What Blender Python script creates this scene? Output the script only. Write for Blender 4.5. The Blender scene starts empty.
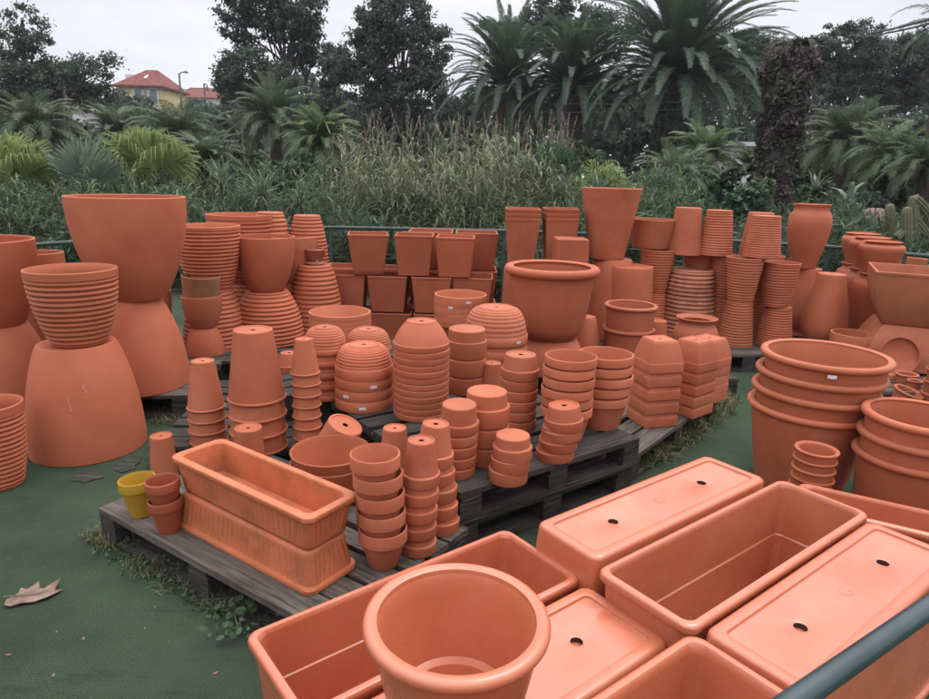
import bpy, math, random
import numpy as np
from mathutils import Matrix, Vector

random.seed(7)
rng = np.random.default_rng(7)
PI = math.pi
scene = bpy.context.scene
COL = scene.collection

# ------------------------------------------------------------------ camera
F_PX, CU, CV, PITCH, ROLL, EYE = 650.0, 464.5, 349.5, math.radians(15), math.radians(1.5), 1.4
cam = bpy.data.objects.new('camera', bpy.data.cameras.new('camera'))
COL.objects.link(cam)
cam.matrix_world = (Matrix.Translation((0, 0, EYE)) @ Matrix.Rotation(PI / 2 - PITCH, 4, 'X')
                    @ Matrix.Rotation(ROLL, 4, 'Z'))
cam.data.sensor_width = 36
cam.data.lens = 36 * F_PX / 929
cam.data.clip_start, cam.data.clip_end = 0.05, 2000
scene.camera = cam

# survey helpers: where on a level surface (or at a given distance) a point measured in the photo stands
cP, sP, cR, sR = math.cos(PITCH), math.sin(PITCH), math.cos(ROLL), math.sin(ROLL)
def ray(u, v):
    a, b = (u - CU) / F_PX, -(v - CV) / F_PX
    x, y = a * cR - b * sR, a * sR + b * cR
    return x, cP + y * sP, -sP + y * cP
def G(u, v, z=0.0):
    d = ray(u, v); t = (z - EYE) / d[2]
    return d[0] * t, d[1] * t
def AY(u, v, Y):
    d = ray(u, v); t = Y / d[1]
    return d[0] * t, Y, EYE + d[2] * t
def fwd(x, y, z):
    return y * cP - (z - EYE) * sP
def vrow(x, y, z):
    dz = z - EYE; f = fwd(x, y, z); up = y * sP + dz * cP
    return CV - F_PX * (-(x / f) * sR + up / f * cR)
def VZ(x, y, v):
    lo, hi = -0.5, 12.0
    for _ in range(50):
        m = (lo + hi) / 2
        if vrow(x, y, m) > v: lo = m
        else: hi = m
    return lo

# ------------------------------------------------------------------ object helpers
LABELS = {}
def tag(o, label=None, cat=None, group=None, kind=None):
    if label:
        o['label'] = label
        LABELS.setdefault(label, []).append(o.name)
    if cat: o['category'] = cat
    if group: o['group'] = group
    if kind: o['kind'] = kind
    return o
def empty(name, loc=(0, 0, 0), rot=(0, 0, 0)):
    o = bpy.data.objects.new(name, None)
    o.empty_display_size = 0.05
    COL.objects.link(o); o.location = loc; o.rotation_euler = rot
    return o
def link(name, me, mat=None, parent=None):
    o = bpy.data.objects.new(name, me)
    COL.objects.link(o)
    if mat is not None and not me.materials: me.materials.append(mat)
    if parent is not None: o.parent = parent
    return o
def mesh(name, verts, faces, smooth=True, angle=38):
    me = bpy.data.meshes.new(name)
    me.from_pydata([tuple(v) for v in verts], [], [tuple(f) for f in faces])
    if smooth:
        me.polygons.foreach_set('use_smooth', [True] * len(me.polygons))
        me.set_sharp_from_angle(angle=math.radians(angle))
    me.update()
    return me
def np_mesh(name, verts, nper):
    """verts: (n, nper, 3) separate faces of nper corners"""
    verts = np.asarray(verts, dtype=np.float32).reshape(-1, nper, 3)
    n = len(verts)
    me = bpy.data.meshes.new(name)
    me.vertices.add(n * nper); me.vertices.foreach_set('co', verts.reshape(-1))
    me.loops.add(n * nper); me.loops.foreach_set('vertex_index', np.arange(n * nper, dtype=np.int32))
    me.polygons.add(n)
    me.polygons.foreach_set('loop_start', np.arange(0, n * nper, nper, dtype=np.int32))
    me.polygons.foreach_set('loop_total', np.full(n, nper, dtype=np.int32))
    me.update(calc_edges=True)
    return me
class MB:
    def __init__(s): s.v, s.f = [], []
    def add(s, v, f):
        b = len(s.v); s.v += [tuple(p) for p in v]; s.f += [tuple(i + b for i in q) for q in f]
    def box(s, c, d, m=None, jit=0.0):
        P = []
        for z in (-1, 1):
            for y in (-1, 1):
                for x in (-1, 1):
                    p = Vector((c[0] + x * d[0] / 2 + random.uniform(-jit, jit), c[1] + y * d[1] / 2 + random.uniform(-jit, jit),
                                c[2] + z * d[2] / 2 + random.uniform(-jit, jit)))
                    P.append(m @ p if m else p)
        s.add(P, [(0, 2, 3, 1), (4, 5, 7, 6), (0, 1, 5, 4), (2, 6, 7, 3), (0, 4, 6, 2), (1, 3, 7, 5)])
    def tube(s, pts, rad, n=8, cap=True):
        pts = [Vector(p) for p in pts]
        if not isinstance(rad, (list, tuple)): rad = [rad] * len(pts)
        rings = []
        for i, p in enumerate(pts):
            t = (pts[min(i + 1, len(pts) - 1)] - pts[max(i - 1, 0)]).normalized()
            a = t.cross(Vector((0, 0, 1)))
            if a.length < 1e-3: a = t.cross(Vector((1, 0, 0)))
            a.normalize(); b = t.cross(a)
            rings.append([p + (a * math.cos(2 * PI * k / n) + b * math.sin(2 * PI * k / n)) * rad[i] for k in range(n)])
        s.loft(rings, cap, cap)
    def loft(s, rings, cap0=False, cap1=False):
        n = len(rings[0]); b = len(s.v)
        for r in rings: s.v += [tuple(p) for p in r]
        for i in range(len(rings) - 1):
            for k in range(n):
                k2 = (k + 1) % n
                s.f.append((b + i * n + k, b + i * n + k2, b + (i + 1) * n + k2, b + (i + 1) * n + k))
        if cap0: s.f.append(tuple(b + k for k in reversed(range(n))))
        if cap1: s.f.append(tuple(b + (len(rings) - 1) * n + k for k in range(n)))
    def revolve(s, prof, n=64):
        s.loft([[(r * math.cos(2 * PI * k / n), r * math.sin(2 * PI * k / n), z) for k in range(n)] for r, z in prof])
    def mesh(s, name, smooth=True, angle=38): return mesh(name, s.v, s.f, smooth, angle)
    def build(s, name, mat, parent=None, smooth=True, angle=38): return link(name, s.mesh(name, smooth, angle), mat, parent)

# ------------------------------------------------------------------ materials
def new_mat(name):
    m = bpy.data.materials.new(name); m.use_nodes = True
    nt = m.node_tree; b = nt.nodes['Principled BSDF']
    return m, nt, b
def nd(nt, typ, **kw):
    n = nt.nodes.new(typ)
    for k, v in kw.items(): setattr(n, k, v)
    return n
def noise(nt, coord, scale, detail=4, rough=0.55):
    n = nd(nt, 'ShaderNodeTexNoise'); n.inputs['Scale'].default_value = scale
    n.inputs['Detail'].default_value = detail; n.inputs['Roughness'].default_value = rough
    nt.links.new(coord, n.inputs['Vector']); return n.outputs['Fac']
def ramp(nt, fac, a, b, ca=(0, 0, 0, 1), cb=(1, 1, 1, 1)):
    r = nd(nt, 'ShaderNodeValToRGB'); r.color_ramp.elements[0].position = a; r.color_ramp.elements[1].position = b
    r.color_ramp.elements[0].color = ca; r.color_ramp.elements[1].color = cb
    nt.links.new(fac, r.inputs['Fac']); return r.outputs['Color']
def mix(nt, fac, a, b, mode='MIX'):
    m = nd(nt, 'ShaderNodeMix', data_type='RGBA', blend_type=mode)
    for sock, val in ((m.inputs[0], fac), (m.inputs[6], a), (m.inputs[7], b)):
        if hasattr(val, 'is_output'): nt.links.new(val, sock)
        elif isinstance(val, (int, float)): sock.default_value = val
        else: sock.default_value = (*val, 1) if len(val) == 3 else val
    return m.outputs[2]
def bump(nt, bsdf, fac, strength, dist):
    b = nd(nt, 'ShaderNodeBump'); b.inputs['Strength'].default_value = strength; b.inputs['Distance'].default_value = dist
    nt.links.new(fac, b.inputs['Height']); nt.links.new(b.outputs['Normal'], bsdf.inputs['Normal'])
    return b
def objc(nt): return nd(nt, 'ShaderNodeTexCoord').outputs['Object']
def mapped(nt, co, sc):
    m = nd(nt, 'ShaderNodeMapping'); m.inputs['Scale'].default_value = sc
    nt.links.new(co, m.inputs['Vector']); return m.outputs['Vector']

def clay(name, c1, c2, rough=0.66, stain=None, stain_amt=0.0, spec=0.28, pale=0.4, streak=False):
    m, nt, b = new_mat(name); co = objc(nt)
    info = nd(nt, 'ShaderNodeObjectInfo')
    # shift the pattern from pot to pot
    ad = nd(nt, 'ShaderNodeVectorMath', operation='ADD'); nt.links.new(co, ad.inputs[0]); nt.links.new(info.outputs['Color'], ad.inputs[1])
    sh = nd(nt, 'ShaderNodeVectorMath', operation='MULTIPLY_ADD'); nt.links.new(info.outputs['Color'], sh.inputs[0])
    sh.inputs[1].default_value = (37, 91, 53); nt.links.new(co, sh.inputs[2]); co = sh.outputs[0]
    c = mix(nt, ramp(nt, noise(nt, co, 5, 5), 0.3, 0.72), c1, c2)
    palec = tuple(min(1, x * 1.12 + 0.05) for x in c2)
    f = ramp(nt, noise(nt, co, 11, 6, 0.68), 0.50, 0.8, (0, 0, 0, 1), (pale, pale, pale, 1))
    fm = nd(nt, 'ShaderNodeMath', operation='MULTIPLY'); nt.links.new(f, fm.inputs[0]); nt.links.new(info.outputs['Alpha'], fm.inputs[1])
    c = mix(nt, fm.outputs[0], c, palec)
    f = ramp(nt, noise(nt, co, 190, 2), 0.38, 0.66, (0.96, 0.96, 0.96, 1), (1.02, 1.02, 1.02, 1))
    c = mix(nt, 1.0, c, f, 'MULTIPLY')
    # scuffs and specks
    f = ramp(nt, noise(nt, co, 60, 3, 0.5), 0.70, 0.76, (0, 0, 0, 1), (0.18, 0.18, 0.18, 1))
    c = mix(nt, f, c, tuple(x * 0.62 for x in c1))
    if stain:
        sc = mapped(nt, co, (1, 1, 0.22)) if streak else co
        f = ramp(nt, noise(nt, sc, 16 if streak else 6, 7, 0.7), 0.42, 0.7, (0, 0, 0, 1), (stain_amt,) * 3 + (1,))
        c = mix(nt, f, c, stain)
    c = mix(nt, 1.0, c, info.outputs['Color'], 'MULTIPLY')
    nt.links.new(c, b.inputs['Base Color'])
    r = ramp(nt, noise(nt, co, 14, 5), 0.3, 0.7, (rough - 0.1,) * 3 + (1,), (min(1, rough + 0.1),) * 3 + (1,))
    nt.links.new(r, b.inputs['Roughness']); b.inputs['Specular IOR Level'].default_value = spec
    bump(nt, b, noise(nt, co, 90, 3), 0.05, 0.002)
    return m
T1 = (0.340, 0.092, 0.043); T2 = (0.410, 0.122, 0.060)
M = {}
M['terracotta'] = clay('terracotta', T1, T2)
M['terracotta_dark'] = clay('terracotta dark', (0.305, 0.079, 0.037), (0.365, 0.101, 0.049))
M['terracotta_stained'] = clay('terracotta stained', (0.38, 0.135, 0.08), (0.46, 0.18, 0.11), 0.8, (0.10, 0.055, 0.035), 0.75)
M['terracotta_old'] = clay('terracotta weathered', (0.38, 0.108, 0.05), (0.43, 0.135, 0.068), 0.7, (0.20, 0.085, 0.042), 0.5)
M['terracotta_brown'] = clay('terracotta brown', (0.25, 0.10, 0.045), (0.30, 0.125, 0.06), 0.75, (0.12, 0.07, 0.035), 0.6)
M['plastic_clay'] = clay('smooth terracotta', (0.410, 0.111, 0.050), (0.465, 0.136, 0.066), 0.31, spec=0.8, pale=0.3)
M['plastic_marked'] = clay('smooth terracotta with water marks', (0.425, 0.115, 0.057), (0.50, 0.155, 0.084), 0.28, (0.52, 0.21, 0.13), 0.28, spec=0.85, pale=0.2)
M['plastic_orange'] = clay('ribbed orange clay', (0.46, 0.110, 0.047), (0.52, 0.138, 0.062), 0.5, (0.28, 0.085, 0.035), 0.35, spec=0.4)
M['plastic_ochre'] = clay('ribbed ochre clay', (0.42, 0.112, 0.047), (0.47, 0.14, 0.06), 0.55, (0.17, 0.072, 0.026), 0.75, spec=0.4)
M['yellow'] = clay('yellow glaze', (0.32, 0.175, 0.012), (0.36, 0.20, 0.015), 0.5, (0.2, 0.13, 0.02), 0.4)
M['oxblood'] = clay('red brown glaze', (0.27, 0.055, 0.025), (0.34, 0.08, 0.035), 0.4, (0.12, 0.03, 0.015), 0.5, spec=0.5)
M['glazed_dark'] = clay('dark red glaze', (0.2, 0.05, 0.03), (0.25, 0.07, 0.045), 0.3, spec=0.5)
def shaded_hole():
    m, nt, b = new_mat('hole wall'); b.inputs['Base Color'].default_value = (0.05, 0.018, 0.012, 1); b.inputs['Roughness'].default_value = 0.9; return m  # dark base colour stands in for the shade inside drain holes
M['hole'] = shaded_hole()
def wood(name, c1, c2, c3):
    m, nt, b = new_mat(name); co = objc(nt)
    g = noise(nt, mapped(nt, co, (3, 60, 60)), 1.6, 8, 0.65)
    c = mix(nt, ramp(nt, g, 0.32, 0.7), c1, c2)
    c = mix(nt, ramp(nt, noise(nt, mapped(nt, co, (1, 3, 3)), 4, 6, 0.7), 0.5, 0.72, (0, 0, 0, 1), (0.8,) * 3 + (1,)), c, c3)
    nt.links.new(c, b.inputs['Base Color']); b.inputs['Roughness'].default_value = 0.88; b.inputs['Specular IOR Level'].default_value = 0.2
    bump(nt, b, g, 0.5, 0.004); return m
M['wood'] = wood('weathered grey wood', (0.028, 0.022, 0.018), (0.150, 0.126, 0.110), (0.022, 0.022, 0.016))
M['wood_dark'] = wood('dark wood with underside shade', (0.009, 0.008, 0.007), (0.078, 0.069, 0.062), (0.016, 0.017, 0.013))  # dark pallet wood, deepened to near black as painted shade for undersides
def simple(name, c, rough=0.8, var=0.25, scale=6, spec=0.3, metal=0):
    m, nt, b = new_mat(name); co = objc(nt)
    f = ramp(nt, noise(nt, co, scale, 5), 0.3, 0.7, tuple(x * (1 - var) for x in c) + (1,), tuple(x * (1 + var) for x in c) + (1,))
    nt.links.new(f, b.inputs['Base Color']); b.inputs['Roughness'].default_value = rough
    b.inputs['Specular IOR Level'].default_value = spec; b.inputs['Metallic'].default_value = metal; return m
M['rail'] = simple('painted rail', (0.024, 0.043, 0.046), 0.3, 0.3, 12, 0.5)
M['fence'] = simple('painted fence pipe', (0.040, 0.060, 0.055), 0.5, 0.25, 8)
M['wire'] = simple('dark cable', (0.03, 0.03, 0.035), 0.7)
M['galv'] = simple('galvanised pole', (0.12, 0.12, 0.12), 0.6)
M['sticker'] = None
def sticker_mat():
    m, nt, b = new_mat('price label'); co = nd(nt, 'ShaderNodeTexCoord').outputs['UV']
    co = objc(nt)
    f = ramp(nt, noise(nt, mapped(nt, co, (260, 260, 420)), 1.0, 3), 0.5, 0.56, (0.75, 0.75, 0.78, 1), (0.2, 0.2, 0.22, 1))
    nt.links.new(f, b.inputs['Base Color']); b.inputs['Roughness'].default_value = 0.5; return m
M['sticker'] = sticker_mat()
def leaf_mat(name, c, var=0.35, tip=None, rough=0.6, trans=0.25, sc=1.2):
    m, nt, b = new_mat(name); co = objc(nt)
    g = nd(nt, 'ShaderNodeNewGeometry')
    c1 = tuple(x * (1 - var) for x in c); c2 = tuple(min(1, x * (1 + var)) for x in c)
    cc = mix(nt, g.outputs['Random Per Island'], c1, c2)
    if tip:
        cc = mix(nt, ramp(nt, noise(nt, co, sc, 3), 0.45, 0.65), cc, tip)
    nt.links.new(cc, b.inputs['Base Color']); b.inputs['Roughness'].default_value = rough
    b.inputs['Specular IOR Level'].default_value = 0.3
    tr = nd(nt, 'ShaderNodeBsdfTranslucent'); nt.links.new(cc, tr.inputs['Color'])
    ms = nd(nt, 'ShaderNodeMixShader'); ms.inputs[0].default_value = trans
    out = nt.nodes['Material Output']
    nt.links.new(b.outputs[0], ms.inputs[1]); nt.links.new(tr.outputs[0], ms.inputs[2]); nt.links.new(ms.outputs[0], out.inputs['Surface'])
    return m
M['leaf_dark'] = leaf_mat('dark foliage', (0.075, 0.100, 0.070), 0.4, trans=.35)
M['leaf_gum'] = leaf_mat('gum foliage', (0.085, 0.104, 0.085), 0.4, trans=.35)
M['leaf_mid'] = leaf_mat('mid foliage', (0.068, 0.096, 0.053), 0.45, trans=.35)
M['leaf_olive'] = leaf_mat('olive foliage', (0.128, 0.153, 0.068), 0.4, trans=.35)
M['leaf_shrub'] = leaf_mat('shrub foliage', (0.076, 0.120, 0.068), 0.5, trans=.35)
M['palm'] = leaf_mat('palm frond', (0.093, 0.128, 0.083), 0.4, trans=.35)
M['palm_dull'] = leaf_mat('dull palm frond', (0.096, 0.132, 0.080), 0.4, (0.128, 0.152, 0.088), trans=.35)
M['palm_light'] = leaf_mat('light palm frond', (0.132, 0.178, 0.089), 0.4, trans=.35)
M['fan_bright'] = leaf_mat('bright fan palm', (0.211, 0.264, 0.097), 0.35, trans=.35)
M['fan_blue'] = leaf_mat('blue fan palm', (0.144, 0.189, 0.144), 0.3)
M['fan_dark'] = leaf_mat('green fan palm', (0.059, 0.108, 0.059), 0.3)
M['dead_frond'] = leaf_mat('dry frond', (0.10, 0.085, 0.075), 0.35)
M['ivy'] = leaf_mat('ivy on trunk', (0.10, 0.078, 0.072), 0.5, (0.075, 0.09, 0.06))
M['reed'] = leaf_mat('reed leaves', (0.128, 0.157, 0.085), 0.5, (0.212, 0.204, 0.123))
M['reed_green'] = leaf_mat('green reed leaves', (0.099, 0.133, 0.065), 0.45, trans=.35)
M['plume'] = leaf_mat('reed plume', (0.24, 0.20, 0.165), 0.3)
M['grass'] = leaf_mat('grass blades', (0.085, 0.111, 0.043), 0.5, (0.145, 0.128, 0.064))
M['weed'] = leaf_mat('weed leaves', (0.050, 0.086, 0.041), 0.4)
M['bark'] = simple('bark', (0.075, 0.06, 0.05), 0.9, 0.4, 14)
M['bark_dark'] = simple('dark bark', (0.045, 0.04, 0.038), 0.9, 0.4, 10)
M['cactus'] = simple('cactus skin', (0.135, 0.135, 0.08), 0.8, 0.35, 20)
M['dry_leaf'] = simple('dry leaf', (0.17, 0.115, 0.088), 0.8, 0.4, 25)
M['wall_yellow'] = simple('yellow render', (0.50, 0.42, 0.20), 0.9, 0.1, 1)
M['wall_white'] = simple('white render', (0.55, 0.54, 0.54), 0.9, 0.1, 1)
M['roof_red'] = simple('red roof tiles', (0.145, 0.048, 0.037), 0.9, 0.45, 3)
M['metal_roof'] = simple('pale sheet roof', (0.5, 0.51, 0.54), 0.6, 0.1, 1)
M['window_glass'] = simple('window glass', (0.12, 0.14, 0.17), 0.2, 0.1, 1, 0.5)
M['frame_white'] = simple('white frame', (0.6, 0.6, 0.6), 0.6, 0.05)
M['clay_mound'] = simple('brown clay', (0.17, 0.11, 0.095), 0.85, 0.2, 4)
M['chalk'] = simple('chalky scratch', (0.47, 0.27, 0.20), 0.9, 0.1)
def turf_mat():
    m, nt, b = new_mat('artificial turf'); co = objc(nt)
    c = mix(nt, ramp(nt, noise(nt, co, 1.3, 6, 0.6), 0.32, 0.7), (0.023, 0.032, 0.023), (0.052, 0.086, 0.044))
    f = ramp(nt, noise(nt, co, 260, 2), 0.35, 0.7, (0.55,) * 3 + (1,), (1.5,) * 3 + (1,))
    c = mix(nt, 1.0, c, f, 'MULTIPLY')
    c = mix(nt, ramp(nt, noise(nt, co, 2.2, 7, 0.7), 0.48, 0.72, (0, 0, 0, 1), (0.85,) * 3 + (1,)), c, (0.042, 0.047, 0.040))
    c = mix(nt, ramp(nt, noise(nt, mapped(nt, co, (0.5, 2.2, 1)), 3.0, 8, 0.75), 0.56, 0.66, (0, 0, 0, 1), (0.6,) * 3 + (1,)), c, (0.020, 0.024, 0.019))
    c = mix(nt, ramp(nt, noise(nt, co, 45, 3, 0.5), 0.68, 0.73, (0, 0, 0, 1), (0.6,) * 3 + (1,)), c, (0.10, 0.09, 0.07))
    nt.links.new(c, b.inputs['Base Color']); b.inputs['Roughness'].default_value = 0.9; b.inputs['Specular IOR Level'].default_value = 0.15
    bump(nt, b, noise(nt, co, 330, 3), 0.9, 0.006); return m
M['turf'] = turf_mat()
M['soil'] = simple('garden soil', (0.04, 0.045, 0.028), 0.95, 0.4, 1.5)

# ------------------------------------------------------------------ pot shapes: lists of (part, profile)
def arc(cx, cz, r, a0, a1, n):
    return [(cx + r * math.cos(math.radians(a0 + (a1 - a0) * i / n)), cz + r * math.sin(math.radians(a0 + (a1 - a0) * i / n))) for i in range(n + 1)]
def base_prof(r, t, hole):
    if hole < 0.0006: return [(hole, 0.0), (r - 0.012, 0.0), (r - 0.006, 0.0008), (r - 0.002, 0.003), (r, 0.008)]
    return [(hole, t), (hole, 0.004), (r * 0.80, 0.004), (r * 0.84, 0.0), (r - 0.006, 0.0), (r - 0.0015, 0.0018), (r, 0.006)]
def shp_collar(R, h, r, ch=None, t=None, proj=0.07, closed=False, belly=0.0):
    t = t or max(0.006, 0.075 * R); ch = ch or 0.24 * h; hole = 0.0005 if closed else min(0.013, 0.14 * R)
    Rw = R * (1 - proj)
    return [('base', [base_prof(r, t, hole)]),
            ('body', [[(r, 0.006), (r + (Rw - r) * (0.25 + belly), 0.006 + (h - ch - 0.006) * 0.25), (r + (Rw - r) * (0.5 + 1.3 * belly), 0.006 + (h - ch - 0.006) * 0.5), (r + (Rw - r) * (0.75 + belly), 0.006 + (h - ch - 0.006) * 0.75), (Rw, h - ch)], [(hole, t), (r - t, t), (R - t, h - 0.005)]]),
            ('rim', [[(Rw, h - ch), (R - 0.003, h - ch + 0.001), (R, h - ch + 0.004), (R * 1.005, h - 0.005), (R - 0.001, h - 0.0015), (R - 0.005, h),
                      (R - t + 0.003, h), (R - t, h - 0.005)]])]
def shp_ring(R, h, r, bead=0.006):
    t = max(0.007, 0.06 * R); hole = min(0.013, 0.16 * r); Rw = R - bead
    return [('base', [base_prof(r, t, hole)]),
            ('body', [[(r, 0.006), (r + (Rw - r) * 0.5, h * 0.5), (Rw, h - 2.2 * bead)], [(hole, t), (r - t, t), (Rw - t, h - bead)]]),
            ('rim', [[(Rw, h - 2.2 * bead)] + arc(Rw, h - bead, bead, -75, 90, 8) + [(Rw - t + 0.002, h), (Rw - t, h - bead)]])]
def shp_roll(R, h, r, roll=0.02, curve=0.85, t=None, floor=None, ledge=0):
    t = t or max(0.010, 0.05 * R); hole = min(0.015, 0.14 * R); Rw = R - roll * 1.15; pts = []
    for i in range(13):
        s = i / 12; pts.append((r + (Rw - r) * (s ** curve), 0.006 + (h - 1.6 * roll - 0.006) * s))
    fl = floor or t
    inner = [(hole, fl), (max(r - t, hole + 0.01) * 0.86, fl), (max(r - t, hole + 0.01), fl + 0.012)]
    if ledge:
        rl = r + (Rw - r) * ((fl + ledge) / h) ** curve - t
        inner = [(hole, fl), (rl * .74, fl), (rl * .775, fl + .004), (rl * .80, fl + ledge * .7), (rl * .83, fl + ledge * .93), (rl * .93, fl + ledge), (rl * .98, fl + ledge * 1.05)]
        fl += ledge
    for i in range(2, 13):
        s = i / 12; z = h * s
        if z > fl + 0.02: inner.append((r + (Rw - r) * (s ** curve) - t, z - 1.0 * roll * (i == 12)))
    return [('base', [base_prof(r, t, hole)]), ('body', [pts, inner]),
            ('rim', [[pts[-1]] + arc(R - roll, h - roll, roll, -80, 100, 12) + [(R - 2.0 * roll, h - 0.3 * roll), inner[-1]]])]
def shp_curve(R, h, r, fn, ribs=0, amp=0.0, t=None, z0=0.05, z1=0.95, lip=0.0, sharp=1.0):
    """free profile radius fn(s) in units of R; ribs run between z0 and z1"""
    t = t or max(0.008, 0.045 * R); hole = min(0.015, 0.15 * r)
    n = max(26, ribs * 8); out = []
    for i in range(n + 1):
        s = i / n; rr = fn(s) * R
        if ribs and z0 < s < z1:
            ph = (s - z0) / (z1 - z0) * ribs
            rr += amp * (abs(math.sin(PI * ph)) ** sharp) - amp
        out.append((rr, 0.005 + (h - 0.009) * s))
    inner = [(hole, t), (max(fn(0) * R - t, hole + 0.004), t)] + [(fn(s / 14) * R - t - amp, h * s / 14) for s in range(2, 14)] + [(fn(1) * R - t, h - 0.005)]
    top = [out[-1], (fn(1) * R - 0.002, h - 0.001), (fn(1) * R - 0.004, h), (fn(1) * R - t + 0.003, h), (fn(1) * R - t, h - 0.005)]
    return [('body', [base_prof(fn(0) * R, t, hole)[:-1] + [(fn(0) * R, 0.005)] + out[1:], top, inner])]
def f_egg(q): return lambda s: q + (1 - q) * math.sin(PI / 2 * s ** 0.82)
def f_cone(q, p=0.95): return lambda s: q + (1 - q) * s ** p
def spline(pts):
    def f(s):
        for i in range(len(pts) - 1):
            if s <= pts[i + 1][0] or i == len(pts) - 2:
                p0, p1, p2, p3 = pts[max(i - 1, 0)], pts[i], pts[i + 1], pts[min(i + 2, len(pts) - 1)]
                t = (s - p1[0]) / (p2[0] - p1[0]); m1 = (p2[1] - p0[1]) / (p2[0] - p0[0]) * (p2[0] - p1[0]); m2 = (p3[1] - p1[1]) / (p3[0] - p1[0]) * (p2[0] - p1[0])
                return (2 * t**3 - 3 * t**2 + 1) * p1[1] + (t**3 - 2 * t**2 + t) * m1 + (-2 * t**3 + 3 * t**2) * p2[1] + (t**3 - t**2) * m2
    return f
F_AMPH = spline([(0, .60), (.12, .66), (.45, .90), (.70, 1.0), (.84, .93), (.90, .80), (.94, .76), (.97, .80), (1.0, .86)])
F_URN = spline([(0, .52), (.15, .62), (.40, .90), (.62, 1.0), (.78, .92), (.88, .76), (.93, .76), (.97, .84), (1.0, .90)])
F_BIG = spline([(0, .62), (.10, .66), (.5, .88), (.76, 1.0), (.88, .93), (.93, .74), (.955, .70), (.98, .74), (1.0, .84)])
def shp_hemi(R, h, r, ch, ribs=9, amp=0.003):
    t = max(0.008, 0.05 * R); hole = 0.012; Rw = R * 0.965; n = ribs * 7; out = []
    for i in range(n + 1):
        s = i / n; a = s * PI / 2 * 0.93
        rr = r + (Rw - r) * math.sin(a) / math.sin(PI / 2 * 0.93); zz = 0.006 + (h - ch - 0.006) * (1 - math.cos(a)) / (1 - math.cos(PI / 2 * 0.93))
        k = amp * (abs(math.sin(PI * s * ribs)) - 1) if 0.08 < s < 0.97 else 0
        out.append((rr + k * math.sin(a * .8 + .2), zz - k * math.cos(a) * .7))
    inner = [(hole, t), (r - t, t)] + [(p[0] - t, p[1] + t) for p in out[6:-4:6]] + [(R - t, h - 0.005)]
    return [('base', [base_prof(r, t, hole)]), ('body', [[(r, 0.006)] + out[1:], inner]),
            ('rim', [[out[-1], (R - 0.003, h - ch + 0.001), (R, h - ch + 0.005), (R, h - 0.005), (R - 0.001, h - 0.0015), (R - 0.005, h), (R - t + 0.003, h), (R - t, h - 0.005)]])]

def shape_meshes(name, shp, n=64):
    out = []
    for part, profs in shp:
        mb = MB()
        for p in profs: mb.revolve(p, n)
        out.append((part, mb.mesh(name + ' ' + part)))
    return out
# rounded rectangles, points spread evenly along the outline, flutes optional
def rrect(hx, hy, cr, z, n=96, flute=0.0, nf=0):
    cr = min(cr, hx - 1e-4, hy - 1e-4)
    sx, sy, q = 2 * (hx - cr), 2 * (hy - cr), PI * cr / 2
    # equal number of points per quarter so that rings match
    pts = []
    per = n // 4; kc = max(3, per // 4)
    corners = [(hx - cr, hy - cr, 0), (-(hx - cr), hy - cr, 90), (-(hx - cr), -(hy - cr), 180), (hx - cr, -(hy - cr), 270)]
    for ci in range(4):
        cx, cy, a0 = corners[ci]
        for k in range(kc):
            a = math.radians(a0 + 90 * k / (kc - 1)); pts.append((cx + cr * math.cos(a), cy + cr * math.sin(a), z))
        nx, ny, _ = corners[(ci + 1) % 4]
        a = math.radians(a0 + 90); ex, ey = cx + cr * math.cos(a), cy + cr * math.sin(a)
        gx, gy = nx + cr * math.cos(a), ny + cr * math.sin(a)
        m = per - kc
        for k in range(1, m + 1):
            f = k / (m + 1); d = 0
            if flute: d = flute * (0.5 + 0.5 * math.cos(2 * PI * f * (nf if ci % 2 == 0 else max(2, round(nf * hy / hx))))) ** 5
            pts.append((ex + (gx - ex) * f + d * math.cos(a), ey + (gy - ey) * f + d * math.sin(a), z))
    return pts
def square_meshes(name, W, h, wb, lip, t=0.012, bulge=0.0, hole=True):
    """square tapered planter: W half top, wb half bottom, lip height"""
    n = 64; mb = MB(); hr = 0.010
    Wl = W - 0.0025 if lip > 0 else W
    prof = [(hr, t), (hr, 0.003), (wb * 0.8, 0.003), (wb * 0.84, 0), (wb - 0.006, 0), (wb, 0.006)]
    for i in range(1, 9):
        s = i / 8; prof.append((wb + (Wl - wb) * s + bulge * math.sin(PI * s), 0.006 + (h - lip - 0.006) * s))
    body = [rrect(x, x, x * 0.999 if x <= hr else min(0.012, x * 0.07), z, n) for x, z in prof]
    mb.loft(body)
    mb.loft([rrect(x, x, x * 0.999 if x <= hr else min(0.010, x * 0.06), z, n) for x, z in [(hr, t), (wb - t, t), (W - t, h - 0.004)]])
    rim = MB()
    rp = [(Wl, h - lip), (W - 0.001, h - lip + 0.001), (W, h - lip + 0.004), (W, h - 0.004), (W - 0.004, h), (W - t + 0.003, h), (W - t, h - 0.004)]
    rim.loft([rrect(x, x, min(0.012, x * 0.07), z, n) for x, z in rp])
    return [('body', mb.mesh(name + ' body')), ('rim', rim.mesh(name + ' rim'))]
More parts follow.
